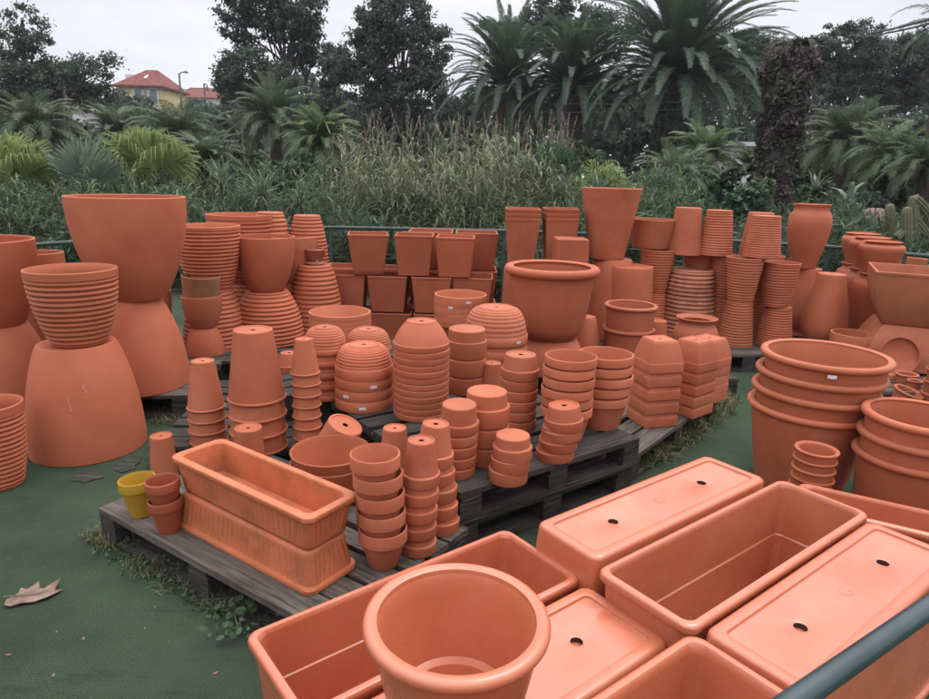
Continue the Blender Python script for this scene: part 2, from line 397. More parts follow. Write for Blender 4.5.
def trough_meshes(name, L, W, h, tl, tw, lip=0.026, roll=0.011, flute=0.0, nf=0, steps=True, n=192):
    """L, W half sizes at the rim; tl, tw taper of the base on each side"""
    t = 0.016; rec = 0.007; hr = 0.016
    bl, bw = L - tl, W - tw
    def at(s, off=0.0, cr=0.03): return (bl + (L - 0.012 - bl) * s - off, bw + (W - 0.012 - bw) * s - off, cr)
    mb = MB(); rings = []
    # bottom: border ring round a recessed panel, rounded edge, walls
    for off, z in [(0.036, rec + .001), (0.036, rec), (0.033, 0.001), (0.030, 0), (0.012, 0), (0.006, 0.002), (0.0015, 0.007), (0, 0.014)]:
        rings.append(rrect(bl - off, bw - off, max(0.012, 0.03 - off * 0.4), z, n))
    for i in range(1, 9):
        s = i / 8; a = at(s); fl = flute if 1 <= i <= 7 else 0
        rings.append(rrect(a[0], a[1], 0.03, 0.014 + (h - lip - 0.014) * s, n, fl, nf))
    mb.loft(rings)
    ins = [rrect(at(0, t)[0], at(0, t)[1], 0.02, t + rec, n)]
    for s in (0.03, 0.25, 0.5):
        a = at(s, t); ins.append(rrect(a[0], a[1], 0.024, t + rec + (h - t - rec) * s, n))
    if steps:
        a = at(0.51, t); ins.append(rrect(a[0] + .004, a[1] + .004, 0.026, t + rec + (h - t - rec) * 0.51, n))
    for s in (0.8, 0.96):
        a = at(s, t - (0.004 if steps else 0)); ins.append(rrect(a[0], a[1], 0.028, t + rec + (h - t - rec) * s, n))
    mb.loft(ins)
    mb.v += [(x, y, t + rec) for x, y, z in ins[0]]; mb.f.append(tuple(range(len(mb.v) - n, len(mb.v))))
    last = at(0.96, t - (0.004 if steps else 0)); lz = t + rec + (h - t - rec) * 0.96
    rim = MB(); rr = [rrect(L - 0.012, W - 0.012, 0.03, h - lip, n)]
    prof = [(L - 0.003, h - lip + 0.001), (L, h - lip + 0.005)] + [(L - roll + x, h - roll + z) for x, z in arc(0, 0, roll, 0, 90, 5)]
    wx = L - last[0]
    prof += [(L - wx + 0.5 * roll, h)] + [(L - wx + 0.0015, h - 0.5 * roll), (L - wx, lz)]
    for x, z in prof:
        d = L - x; rr.append(rrect(L - d, W - d, max(0.02, 0.034 - d * 0.4), z, n))
    rr[-1] = rrect(last[0], last[1], 0.028, lz, n)
    rim.loft(rr)
    # recessed base panel pierced by two drain holes
    pan = MB(); hols = []; a, b = bl - 0.030, bw - 0.030
    for sx in (-1, 1):
        cx, m = sx * a * 0.56, 16
        x0, x1 = (0, a) if sx > 0 else (-a, 0)
        per = [(x1, -b + 2 * b * k / m) for k in range(m)] + [(x1 + (x0 - x1) * k / m, b) for k in range(m)] + \
              [(x0, b - 2 * b * k / m) for k in range(m)] + [(x0 + (x1 - x0) * k / m, -b) for k in range(m)]
        cir = [(cx + hr * math.cos(2 * PI * k / (4 * m) - PI / 4), hr * math.sin(2 * PI * k / (4 * m) - PI / 4)) for k in range(4 * m)]
        mid = [(cx + 1.5 * hr * math.cos(2 * PI * k / (4 * m) - PI / 4), 1.5 * hr * math.sin(2 * PI * k / (4 * m) - PI / 4)) for k in range(4 * m)]
        pan.loft([[(x, y, rec) for x, y in per], [(x, y, rec) for x, y in mid], [(x, y, rec + .002) for x, y in cir]])
        hol = MB(); hols.append(hol); hol.loft([[(x, y, rec + .002) for x, y in cir], [(x, y, t + rec - 0.001) for x, y in cir]])
    mark = MB(); mark.tube([(0.016 * math.cos(k * .3), 0.016 * math.sin(k * .3), rec) for k in range(19)], 0.0011, 6)
    return [('body', mb.mesh(name + ' body')), ('rim', rim.mesh(name + ' rim')), ('base_panel', pan.mesh(name + ' base panel')),
            *[('drain_hole', q.mesh(name + ' drain hole')) for q in hols], ('moulding_mark', mark.mesh(name + ' mark'))]

# ------------------------------------------------------------------ placing pots
def tint(o, amt=0.06):
    amt *= 1.5
    k = 1 + random.uniform(-amt, amt); g = random.uniform(-amt * .6, amt * .6)
    return (k, k * (1 + g), k * (1 + g * 1.3), random.uniform(0, 1) ** 1.5 * 1.6)
def spawn(name, parts, mat, loc, rot, label, cat, group=None, color=None, mats=None):
    color = color or tint(None)
    if len(parts) == 1:
        o = link(name, parts[0][1], mat); o.location = loc; o.rotation_euler = rot; o.color = color
        return tag(o, label, cat, group)
    r = empty(name, loc, rot); tag(r, label, cat, group)
    for pn, me in parts:
        c = link(pn, me, (mats or {}).get(pn, mat), r); c.color = color
    return r
ORD = ['topmost', 'second from top', 'third from top', 'fourth from top', 'fifth from top', 'sixth from top', 'seventh from top', 'eighth from top',
       'ninth from top', 'tenth from top', 'eleventh from top', 'twelfth from top', 'thirteenth from top']
def add_sticker(root, R, z, ang, up, w=0.034, h=0.015):
    a0 = -ang if up else ang; vs, fs = [], []; n = 6
    for k in range(n + 1):
        a = a0 + (k / n - 0.5) * w / R
        for zz in (z - h / 2, z + h / 2): vs.append(((R + .0012) * math.cos(a), (R + .0012) * math.sin(a), zz))
    for k in range(n): fs.append((2 * k, 2 * k + 2, 2 * k + 3, 2 * k + 1))
    me = mesh('price sticker', vs, fs); o = link('price_sticker', me, M['sticker'], root); return o
def stack(name, cat, kind, where, shp, u, v, zs, vt, R, r, n=1, hp=None, up=False, mat='terracotta', lean=(0, 0), group=None, label=None,
          tilt=(0, 0), stickers=(), seg=64, labels=None, jit=0.0015, amt=0.06, mats=None, turn=True, **kw):
    """u, v: where the middle of the stack's foot stands in the photo; zs: height of what it stands on; vt: row of its top; R, r, hp: photo pixels"""
    x, y = G(u, v, zs); top = VZ(x, y, vt); Ht = top - zs
    s = fwd(x, y, zs + Ht * (0.7 if not up else 0.45)) / F_PX
    k = math.cos(math.atan2(x, fwd(x, y, zs)))
    Rm, rm = R * s * k, r * s * k; hm = hp * s * 1.04 if n > 1 else Ht
    step = (Ht - hm) / (n - 1) if n > 1 else 0
    if 'ch' in kw: kw['ch'] = kw['ch'] * s
    parts = shape_meshes(name, shp(Rm, hm, rm, **kw), seg); out = []
    for i in range(n):
        f = i / max(1, n - 1); z = zs + i * step; o_ = n - 1 - i
        jx, jy = (random.uniform(-jit, jit), random.uniform(-jit, jit))
        loc = (x + lean[0] * s * f + jx, y + lean[1] * s * f + jy, z + hm if up else z)
        st = [a for j, a in stickers if j == o_]
        rot = (PI + tilt[0] if up else tilt[0], tilt[1], 0 if st or not turn or any(tilt) else random.uniform(0, 6.28))
        lab = labels[o_] if labels else label if n == 1 else (f'{kind}, {ORD[o_] if i else "bottom"} in {where}')
        g = group or (f'pots in {where}' if n > 1 else None)
        rt = spawn(name, parts, M[mat], loc, rot, lab, cat, g, tint(None, amt), mats)
        for a in st: add_sticker(rt, Rm * 1.004, hm - 0.5 * kw.get('ch', 0.2 * hm), math.radians(a), up)
        out.append(rt)
    return dict(x=x, y=y, top=top, s=s, R=Rm, r=rm, h=hm, step=step, obj=out)
def ontop(name, cat, label, shp, below, vt, R, r, up=False, mat='terracotta', du=0.0, dy=0.0, sink=0.0, tilt=(0, 0), group=None, amt=0.06, zs=None, seg=64, **kw):
    """one pot standing on the stack `below`"""
    x, y, zs = below['x'] + du * below['s'], below['y'] + dy, (zs if zs is not None else below['top'] - sink)
    top = VZ(x, y, vt); h = top - zs; s = fwd(x, y, zs + h * 0.6) / F_PX
    k = math.cos(math.atan2(x, fwd(x, y, zs)))
    parts = shape_meshes(name, shp(R * s * k, h, r * s * k, **kw), seg)
    o = spawn(name, parts, M[mat], (x, y, zs + h if up else zs), (PI + tilt[0] if up else tilt[0], tilt[1], 0 if any(tilt) else random.uniform(0, 6.28)), label, cat, group, tint(None, amt))
    return dict(x=x, y=y, top=top, s=s, R=R * s, r=r * s, h=h, obj=[o])
def egg(R, h, r, ribs=0, amp=0.0, **kw): return shp_curve(R, h, r, f_egg(r / R), ribs, amp, **kw)
def cone(R, h, r, ribs=0, amp=0.0, p=0.95, **kw): return shp_curve(R, h, r, f_cone(r / R, p), ribs, amp, **kw)
def amphora(R, h, r, **kw): return shp_curve(R, h, r, F_AMPH, **kw)
def urn(R, h, r, **kw): return shp_curve(R, h, r, F_URN, **kw)
def bigurn(R, h, r, **kw): return shp_curve(R, h, r, F_BIG, **kw)

# ================================================================== POTS
P = 0.14     # top of a pallet
# ---- left: big egg-shaped pots, each pair foot to foot
BIGP = 'large egg pots standing in pairs at the left'
a = stack('egg_pot', 'flower pot', '', '', egg, 6, 412, 0, 324, 60, 37, up=True, group=BIGP, label='huge upturned egg pot cut off by the left picture edge')
ontop('egg_pot', 'flower pot', 'huge plain egg pot upright, cut off by the left picture edge', egg, a, 239, 61, 38, group=BIGP, du=-1)
a = stack('egg_pot', 'flower pot', '', '', egg, 138, 383, P, 297, 56, 31, up=True, group=BIGP, label='large smooth upturned egg pot under the tallest plain pot')
ontop('egg_pot', 'flower pot', 'large plain egg pot upright, tallest and widest at the left', egg, a, 196, 61, 31, group=BIGP, du=8)
a = stack('egg_pot', 'flower pot', '', '', egg, 90, 445, 0, 342, 61, 40, up=True, turn=False, group=BIGP, label='huge upturned egg pot with white scratches on green turf')
scr = a
ontop('ribbed_pot', 'flower pot', 'ribbed egg pot standing on the scratched huge upturned pot', egg, a, 268, 48, 29, group=BIGP, du=4, ribs=13, amp=0.011, z0=.0, z1=.90)
stack('ribbed_pot', 'flower pot', '', '', egg, 2, 484, 0, 403, 36, 24, ribs=15, amp=0.009, z0=.02, z1=.9, label='ribbed pot on the turf at the left picture edge')
stack('egg_pot', 'flower pot', '', '', egg, 54, 362, P, 252, 26, 17, label='plain pot half hidden between the two tallest left pairs')
# brown weathered group
stack('flower_pot', 'flower pot', '', '', cone, 159, 352, P, 290, 19, 13, label='plain pot peeking out left of the weathered brown pots', mat='terracotta_stained')
a = stack('egg_pot', 'flower pot', '', '', egg, 206, 353, P, 327, 20, 13, up=True, mat='terracotta', label='small upturned egg pot under the cracked brownish pot')
a = ontop('egg_pot', 'flower pot', 'small cracked brownish egg pot holding a brown bowl', egg, a, 295, 20.5, 13, mat='terracotta_old')
a['top'] -= 0.03
ontop('bowl', 'bowl', 'shallow brown bowl set askew in the cracked pot', cone, a, 275, 20, 18.5, mat='terracotta_brown', tilt=(0.03, 0.06))
# ribbed pairs
RIB = 'ribbed egg pots standing in pairs by the back rail'
a = stack('ribbed_pot', 'flower pot', '', '', egg, 216, 346, P, 288, 33, 20, up=True, ribs=13, amp=0.012, z0=.02, z1=.97, group=RIB, label='upturned ribbed pot below the widest ribbed pot, behind brown pots')
ontop('ribbed_pot', 'flower pot', 'widest ribbed egg pot, upright behind the small brown pots', egg, a, 225, 34, 21, ribs=16, amp=0.011, z0=.0, z1=.95, group=RIB)
a = stack('ribbed_pot', 'flower pot', '', '', egg, 247, 328, P, 280, 34, 20, up=True, ribs=12, amp=0.012, z0=.02, z1=.97, group=RIB, label='upturned ribbed pot mostly hidden behind the plain egg pot')
ontop('ribbed_pot', 'flower pot', 'wide ribbed pot behind, rim showing above the widest ribbed pot', egg, a, 214, 34, 21, ribs=15, amp=0.011, z0=.0, z1=.93, group=RIB)
a = stack('ribbed_pot', 'flower pot', '', '', egg, 270, 340, P, 290, 36.5, 21, up=True, ribs=12, amp=0.012, z0=.02, z1=.97, group=RIB, label='broad upturned ribbed pot carrying the plain egg pot')
ontop('egg_pot', 'flower pot', 'plain egg pot on the broad upturned ribbed pot', egg, a, 236, 30.5, 17, group=RIB)
a = stack('egg_pot', 'flower pot', '', '', egg, 276, 326, P, 262, 22, 14, group=RIB, label='upright pot hidden beneath the upturned ribbed pot at back')
ontop('ribbed_pot', 'flower pot', 'upturned ribbed pot at the back beside the wide ribbed rim', egg, a, 212, 21, 13, up=True, ribs=11, amp=0.010, z0=.02, z1=.97, group=RIB)
a = stack('egg_pot', 'flower pot', '', '', egg, 311, 325, P, 268, 21, 13, group=RIB, label='upright pot mostly hidden below the tall upturned ribbed pot')
ontop('ribbed_pot', 'flower pot', 'tall upturned ribbed pot nearest the square planters', egg, a, 215, 21, 13, up=True, ribs=14, amp=0.009, z0=.02, z1=.97, group=RIB)
a = stack('egg_pot', 'flower pot', '', '', egg, 296, 330, P, 282, 24, 14, up=True, group=RIB, label='upturned pot hidden behind the domed ribbed pot')
ontop('egg_pot', 'flower pot', 'plain upright pot behind the ribbed dome with a brazier', egg, a, 236, 25, 14, group=RIB)
a = stack('ribbed_pot', 'flower pot', '', '', egg, 317, 333, P, 264, 28, 16.5, up=True, ribs=15, amp=0.010, z0=.02, z1=.97, group=RIB, label='domed upturned ribbed pot carrying a tiny clay brazier')
# the tiny brazier: stand with feet, bowl on it
bz = empty('clay_brazier', (a['x'], a['y'], a['top'])); tag(bz, 'tiny dark red clay brazier on the domed ribbed pot', 'brazier')
mb = MB(); s_ = a['s']; mb.revolve([(0.3 * s_, 3.5 * s_), (6.2 * s_, 3.5 * s_), (8 * s_, 4 * s_), (10 * s_, 9 * s_), (10.3 * s_, 14.5 * s_), (9.6 * s_, 15.2 * s_), (9.0 * s_, 14.3 * s_), (8.5 * s_, 9 * s_), (5 * s_, 5 * s_), (0.3 * s_, 5 * s_)], 40)
o = mb.build('bowl', M['glazed_dark'], bz)
mb = MB(); mb.revolve([(9.2 * s_, 0), (9.8 * s_, 1 * s_), (9 * s_, 2.2 * s_), (6 * s_, 3.8 * s_), (5 * s_, 3.6 * s_), (8.2 * s_, 1 * s_), (9.2 * s_, 0)], 32)
mb.build('stand', M['terracotta_brown'], bz)
for k in range(4):
    mb = MB(); c_, d_ = math.cos(k * PI / 2 + .5), math.sin(k * PI / 2 + .5)
    mb.tube([(8.5 * s_ * c_, 8.5 * s_ * d_, 0), (7.4 * s_ * c_, 7.4 * s_ * d_, 4.5 * s_), (7.8 * s_ * c_, 7.8 * s_ * d_, 6 * s_)], [1.6 * s_, 1.3 * s_, .8 * s_], 8)
    mb.build('foot', M['glazed_dark'], bz)

# ---- tall beaded stacks at the back of the near pallet
stack('beaded_pot', 'flower pot', 'beaded pot', 'the fat upturned stack behind the ribbed trough', shp_ring, 260, 446, P, 329, 30, 19.5, 4, 68, True, bead=0.0062)
stack('beaded_pot', 'flower pot', 'beaded pot', 'the upturned stack left of the fat beaded stack', shp_ring, 209, 441, P, 360, 20, 11.7, 4, 47, True, bead=0.0048, stickers=[(3, -70)])
stack('beaded_pot', 'flower pot', 'beaded pot', 'the slimmest upturned stack right of the fat one', shp_ring, 308.5, 447, P, 338, 15, 8.8, 8, 34, True, bead=0.004)
stack('flower_pot', 'flower pot', '', '', shp_ring, 250.5, 470, P, 427, 17, 14, up=True, label='small upturned pot right behind the ribbed orange trough')
stack('flower_pot', 'flower pot', '', '', shp_ring, 166, 483, 0, 435, 16, 11.5, up=True, label='small upturned pot on the turf behind the yellow pot', bead=0.004)
stack('bowl', 'bowl', 'small bowl', 'the low upturned stack behind the fat beaded one', shp_collar, 291, 392, P, 352, 13.5, 9, 4, 19, True, ch=8, proj=.06)
# white scratches on the big upturned pot
for k, (sg, za, zb) in enumerate(((-.02, .62, .55), (.0, .545, .50), (.26, .72, .67), (.29, .665, .645), (-.03, .47, .455))):
    pts_ = []
    for f in (0, .5, 1):
        zz_ = za + (zb - za) * f; rad = f_egg(40 / 61)(1 - zz_) * scr['R'] + .001; aa = math.radians(-72) + sg + .012 * math.sin(7 * f + k)
        pts_.append((rad * math.cos(aa), -rad * math.sin(aa), scr['h'] * (1 - zz_), aa))
    vs_ = []
    for (px1, py1, pz1, aa) in pts_:
        for sd_ in (-1, 1): vs_.append((px1 - math.sin(aa) * .0016 * sd_, py1 - math.cos(aa) * .0016 * sd_, pz1))
    q_ = link('scratch_mark', mesh('scratch mark', vs_, [(0, 1, 3, 2), (2, 3, 5, 4)]), M['chalk'], scr['obj'][0])
# ---- bowl stacks on the dark pallets
stack('bowl', 'bowl', 'low bowl', 'the upright stack before the square planters', shp_collar, 341, 350, .28, 311, 31, 19, 4, 24, ch=7)
stack('ribbed_bowl', 'bowl', 'domed bowl', 'the upturned stack left of the stickered dome', shp_hemi, 326.5, 395, .28, 326, 22.5, 10.7, 5, 24, True, ch=5.5)
stack('ribbed_bowl', 'bowl', 'domed bowl', 'the upturned stack behind the stickered dome', shp_hemi, 369, 388, .28, 328, 23, 11.6, 4, 22, True, ch=5.5)
stack('ribbed_bowl', 'bowl', 'domed bowl', 'the upturned stack with three price stickers', shp_hemi, 364.5, 404, .28, 343.5, 29.2, 15.5, 4, 30, True, ch=11, stickers=[(1, -62), (2, -118), (3, -84)])
stack('bulb_bowl', 'bowl', 'bulb bowl', 'the tall upturned stack of twelve', shp_collar, 421, 413, .28, 320, 28, 15, 12, 26, True, ch=6.4, proj=.03, belly=.10)
stack('flower_pot', 'flower pot', 'wide pot', 'the upturned stack right of the bulb bowls', shp_collar, 465.5, 390, .28, 328, 20, 18.3, 3, 27, True, ch=17, proj=.07, closed=True)
stack('ribbed_bowl', 'bowl', 'big domed bowl', 'the upturned stack before the rolled-rim tub', shp_hemi, 494, 366, .28, 306.5, 32.3, 18, 3, 33, True, ch=8.5, stickers=[(0, -48)], ribs=8, amp=.004)
stack('bowl', 'bowl', 'stickered bowl', 'the upright stack behind the bulb bowls', shp_collar, 459.5, 340, .28, 293.5, 26, 19, 5, 25, ch=9, stickers=[(0, -72), (1, -110)])
stack('flower_pot', 'flower pot', 'small pot', 'the tall upturned stack before the big dome', shp_collar, 517, 426, .28, 353.5, 19, 15.2, 6, 23, True, ch=10)
stack('flower_pot', 'flower pot', 'wide pot', 'the upright stack front right on dark wood', shp_collar, 564, 437, .28, 355.5, 26.3, 18, 6, 34, ch=9.2, lean=(2, 0), jit=.006, proj=.08)
stack('flower_pot', 'flower pot', 'wide pot', 'the upright stack next to the pyramid pots', shp_collar, 600, 424, .28, 353, 28, 20, 5, 33, ch=9, lean=(1.5, 0), jit=.006, proj=.08)
stack('flower_pot', 'flower pot', 'small pot', 'the leaning upturned stack at the pallet edge', shp_collar, 553.5, 457, .28, 404, 19.3, 15.6, 4, 23, True, ch=10.5, lean=(7, 0), tilt=(0, -.06))
stack('flower_pot', 'flower pot', 'small pot', 'the shortest upturned stack at the pallet corner', shp_collar, 508, 479, .28, 434, 19.8, 17.2, 3, 24, True, ch=14, proj=.11, lean=(3, 0), closed=True)
stack('flower_pot', 'flower pot', 'small pot', 'the upturned stack behind the pallet corner', shp_collar, 455.5, 472, .28, 403, 20, 17.2, 5, 27, True, ch=10.5, proj=.11, closed=True, lean=(2.5, 0), tilt=(0.04, 0))
stack('flower_pot', 'flower pot', 'broad pot', 'the upturned stack of three mid-pallet', shp_collar, 485, 459, .28, 390, 23, 19.9, 3, 32, True, ch=19, proj=.11, closed=True)
stack('flower_pot', 'flower pot', '', '', shp_ring, 491, 392, .28, 362, 13, 9, up=True, label='single small upturned pot in shadow before the big dome')
# ---- pots on the near pallet
stack('flower_pot', 'flower pot', '', '', shp_ring, 395, 484, P, 427, 19, 11.6, up=True, label='half hidden upturned pot behind the two upturned slim stacks')
stack('flower_pot', 'flower pot', '', '', shp_collar, 347, 468, P, 424, 23, 18, up=True, tilt=(0.12, 0.42), label='tipped pot lying against the dark pallet behind the drum pot')
stack('drum_pot', 'flower pot', 'drum pot', 'the pair of low drums beside the trough', cone, 332, 494, P, 449, 40.5, 33, 2, 37, p=.9, t=.006, jit=0)
x5 = stack('flower_pot', 'flower pot', 'classic pot', 'the upright stack of five near the trough', shp_collar, 383.5, 563, P, 452.5, 25, 15.5, 5, 41, ch=15, lean=(-7, .0), proj=.10)
stack('flower_pot', 'flower pot', 'slim pot', 'the upturned stack beside the upright five', shp_collar, 417.5, 549, P, 439, 19, 13.5, 5, 44, True, ch=12, lean=(3, 0), proj=.10)
stack('flower_pot', 'flower pot', 'slim pot', 'the leaning upturned stack behind the upright five', shp_collar, 442, 527, P, 423, 20, 13.2, 5, 41, True, ch=13, lean=(-8, 0), proj=.10, tilt=(0, 0.05))
stack('glazed_pot', 'flower pot', '', '', shp_collar, 143, 514, P, 478, 19.5, 11.6, mat='yellow', ch=11, tilt=(0, -.05), label='yellow glazed pot on the pallet corner', proj=.07)
stack('glazed_pot', 'flower pot', 'red-brown pot', 'the nested pair right of the yellow pot', shp_collar, 170, 530, P, 479, 18, 11.5, 2, 35, ch=10.5, mat='oxblood', lean=(-1.5, 0), tilt=(0.02, -.04))
# ---- middle back: the tubs and tall pots
a = stack('bowl', 'bowl', '', '', egg, 549, 368, P, 337, 35, 25, up=True, label='upturned bowl underneath the big rolled-rim tub')
ontop('rolled_tub', 'flower pot', 'biggest tub with a thick rolled rim in the middle', shp_roll, a, 265, 47.5, 25, du=-3, roll=0.030, curve=.36)
stack('egg_pot', 'flower pot', '', '', egg, 583, 356, P, 316, 17, 9.5, up=True, label='small upturned egg pot right behind the rolled-rim tub')
a = stack('flower_pot', 'flower pot', '', '', egg, 607, 334, P, 258.5, 28, 18.5, up=True, label='upturned pot carrying the tallest round pot')
ontop('cone_pot', 'flower pot', 'tallest round tapered pot, plain and smooth, above the tub', cone, a, 188, 30.3, 17.5, p=1.0, du=-7)
stack('egg_pot', 'flower pot', '', '', cone, 624, 337, P, 265.5, 26, 22.4, up=True, label='large smooth upturned pot behind the rolled two-bowl stack', p=.7)
stack('rolled_bowl', 'bowl', 'rolled-rim bowl', 'the pair of bowls behind the pyramid pots', shp_roll, 626, 358, P, 304, 27, 22, 2, 31, roll=0.014, curve=.6)
stack('flower_pot', 'flower pot', '', '', cone, 655, 345, P, 320, 12, 9.5, up=True, label='small upturned pot behind the rolled two-bowl stack')
stack('urn', 'urn', '', '', urn, 691, 368, P, 317, 23.5, 13, label='small wide-mouthed urn behind the pyramid pots')
stack('grooved_pot', 'flower pot', '', '', cone, 685, 335, P, 269, 30, 22, up=True, ribs=15, amp=0.015, z0=.0, z1=.92, mat='terracotta_stained', p=.8, label='stained deeply grooved upturned pot behind the small urn')
# ---- right back: ribbed pots foot to foot
RB = 'tapered pots foot to foot at the right back'
def pair(u, vb, vm, vt, R0, r, R1, l0, l1, ribs=15, z=P, lower_ribs=True, upper_ribs=True, u2=0):
    a = stack('ribbed_pot' if lower_ribs else 'cone_pot', 'flower pot', '', '', cone, u, vb, z, vm, R0, r, up=True, ribs=ribs if lower_ribs else 0, amp=.006, z0=.02, z1=.97, group=RB, label=l0)
    b = ontop('ribbed_pot' if upper_ribs else 'cone_pot', 'flower pot', l1, cone, a, vt, R1, r, ribs=ribs if upper_ribs else 0, amp=.006, z0=.02, z1=.97, group=RB, du=u2)
    return a, b
a1, b1 = pair(650, 333, 292, 249, 19, 12.5, 18.5, 'lower ribbed pot behind the stained grooved pot', 'ribbed pot holding the wide plain pot at back')
ontop('cone_pot', 'flower pot', 'wide plain pot rim left of the upturned plain pot', cone, b1, 219, 24, 20, group=RB, du=-4, dy=.10)
a2, b2 = pair(692, 331, 294, 253, 18, 13, 18.5, 'lower ribbed pot hidden right behind the grooved pot', 'ribbed pot just behind the grooved pot top')
ontop('cone_pot', 'flower pot', 'plain upturned pot on top, first of the upturned row', cone, b2, 207.5, 18.3, 13, up=True, group=RB, du=-22, dy=-.12)
a3, b3 = pair(717, 336, 297, 255, 18, 13, 17.5, 'ribbed pot under the second upturned ribbed one', 'shaded ribbed pot carrying the first upturned ribbed one')
ontop('ribbed_pot', 'flower pot', 'upturned ribbed pot on top, right of the plain one', cone, b3, 210, 18.5, 13.2, up=True, ribs=16, amp=.006, z0=.02, z1=.97, group=RB, du=-13)
a4, b4 = pair(734, 344, 301, 257, 19, 13.5, 19.8, 'front ribbed pot upturned on the pallet, left of two', 'front ribbed pot upright, left of two')
a5, b5 = pair(756, 336, 297, 255, 18, 13, 18, 'dark ribbed pot at the bottom between the front two', 'dark ribbed pot upright between the front two')
ontop('cone_pot', 'flower pot', 'plain upturned pot behind the highest ribbed one', cone, b5, 212.5, 18, 13, up=True, group=RB, du=-12)
a6, b6 = pair(773, 345, 306, 262, 19.3, 13.4, 20.2, 'front ribbed pot upturned on the pallet, right of two', 'front ribbed pot upright, right of two', u2=-4)
ontop('ribbed_pot', 'flower pot', 'upturned ribbed pot on top, nearest the tall amphora', cone, b4, 215.5, 19.8, 14.6, up=True, ribs=17, amp=.006, z0=.02, z1=.97, group=RB, du=15, zs=max(b4['top'], b6['top']) + .004)
# amphoras and urns
a = stack('amphora', 'urn', '', '', amphora, 798, 333, P, 268, 23, 15, up=True, label='upturned amphora half hidden below the tall standing amphora')
ontop('amphora', 'urn', 'tall smooth amphora standing highest at the right', amphora, a, 204, 22.5, 14, du=-6)
stack('amphora', 'urn', '', '', amphora, 820, 345, P, 273.5, 24, 14.4, up=True, label='upturned amphora on its mouth in front of the urns')
for (u, vb, vm, vt, R0, R1, la, lb) in ((850, 322, 263, 233, 24, 19, 'dark jar below the farthest squat urn', 'farthest squat urn of the three on jars'),
                                       (858, 332, 268, 237, 26, 20.5, 'dark jar below the middle squat urn', 'middle squat urn of the three on jars'),
                                       (867, 342, 273, 241, 27, 21.5, 'dark jar below the nearest squat urn', 'nearest squat urn of the three on jars')):
    a = stack('jar', 'urn', '', '', bigurn, u, vb, P, vm, R0, 17, label=la, mat='terracotta_dark', group='jars under the squat urns')
    ontop('squat_urn', 'urn', lb, bigurn, a, vt, R1 * 1.12, 13, group='squat urns on the jars', du=-3)
stack('flower_pot', 'flower pot', '', '', shp_collar, 847, 378, 0, 333, 25, 20, label='plain round pot behind the tall oval-looking tub stack')
stack('bowl', 'bowl', '', '', cone, 893, 318, P, 256.5, 18, 15, label='rim of a bowl behind the notched square planter', tilt=(0, 0.08))
# ---- right front: tubs
stack('rolled_tub', 'flower pot', 'big rolled-rim tub', 'the tall stack at the right', shp_roll, 797, 484, 0, 352, 66.5, 46, 4, 86, lean=(6, 0), roll=0.016, curve=.9, stickers=[(0, -112)])
stack('rolled_tub', 'flower pot', 'rolled-rim tub', 'the stack cut by the right picture edge', shp_roll, 894, 530, 0, 413, 62, 46, 3, 84, lean=(2, 0), roll=0.016, curve=.9)
stack('small_pot', 'flower pot', 'tiny rimmed pot', 'the small stack before the tall tubs', shp_roll, 803, 527, 0, 448, 23, 16, 7, 27, roll=0.006)
stack('small_pot', 'flower pot', 'small rimmed pot', 'the stack at the far right edge', shp_roll, 934, 418, 0, 345, 20, 13, 5, 26, roll=0.008)
stack('small_pot', 'flower pot', '', '', shp_roll, 901, 402, 0, 373, 13, 9, roll=.008, label='small upright pot before the notched square planter')
stack('small_pot', 'flower pot', '', '', shp_roll, 896, 413, 0, 388, 17, 12, roll=.008, tilt=(0.18, 0.22), label='small pot tipped over between the two tub stacks')
stack('small_pot', 'flower pot', '', '', shp_roll, 888, 398, 0, 374, 11, 8, up=True, roll=.006, label='tiny upturned pot tucked behind the tall tub stack')
stack('small_pot', 'flower pot', '', '', shp_roll, 909, 408, 0, 380, 9, 7, roll=.006, label='tiny pot beside the far right stack of small pots')

# ---- rectangular things
def place_parts(name, cat, parts, mat, loc, rot, label, group=None, extra=None, mats=None):
    r = spawn(name, parts, M[mat], loc, rot, label, cat, group, mats=mats); return r
# pyramid pots (upturned square planters)
def sq_stack(u, vb, vt, W, w, hp, n, rz, where, zs=P):
    x, y = G(u, vb, zs); top = VZ(x, y, vt); s = fwd(x, y, zs + .2) / F_PX; h = hp * s * 1.04; step = (top - zs - h) / (n - 1)
    parts = square_meshes('pyramid pot', W * s, h, w * s, 0.32 * h, t=.010, bulge=.002)
    for i in range(n):
        o_ = n - 1 - i
        rt = spawn('pyramid_pot', parts, M['terracotta'], (x + random.uniform(-.002, .002), y, zs + i * step + h), (PI, 0, rz + random.uniform(-.02, .02)),
                   f'square pyramid pot, {ORD[o_] if i else "bottom"} in {where}', 'flower pot', 'square pots in ' + where)
sq_stack(651, 421, 338, 18.3, 12.6, 30, 5, math.radians(16), 'the upturned stack nearest the wide pots')
sq_stack(687, 411, 339, 17.5, 12, 28, 5, math.radians(38), 'the upturned middle stack by green turf')
sq_stack(702, 398, 337, 17, 11.8, 27, 5, math.radians(38), 'the upturned stack hidden behind, by turf')

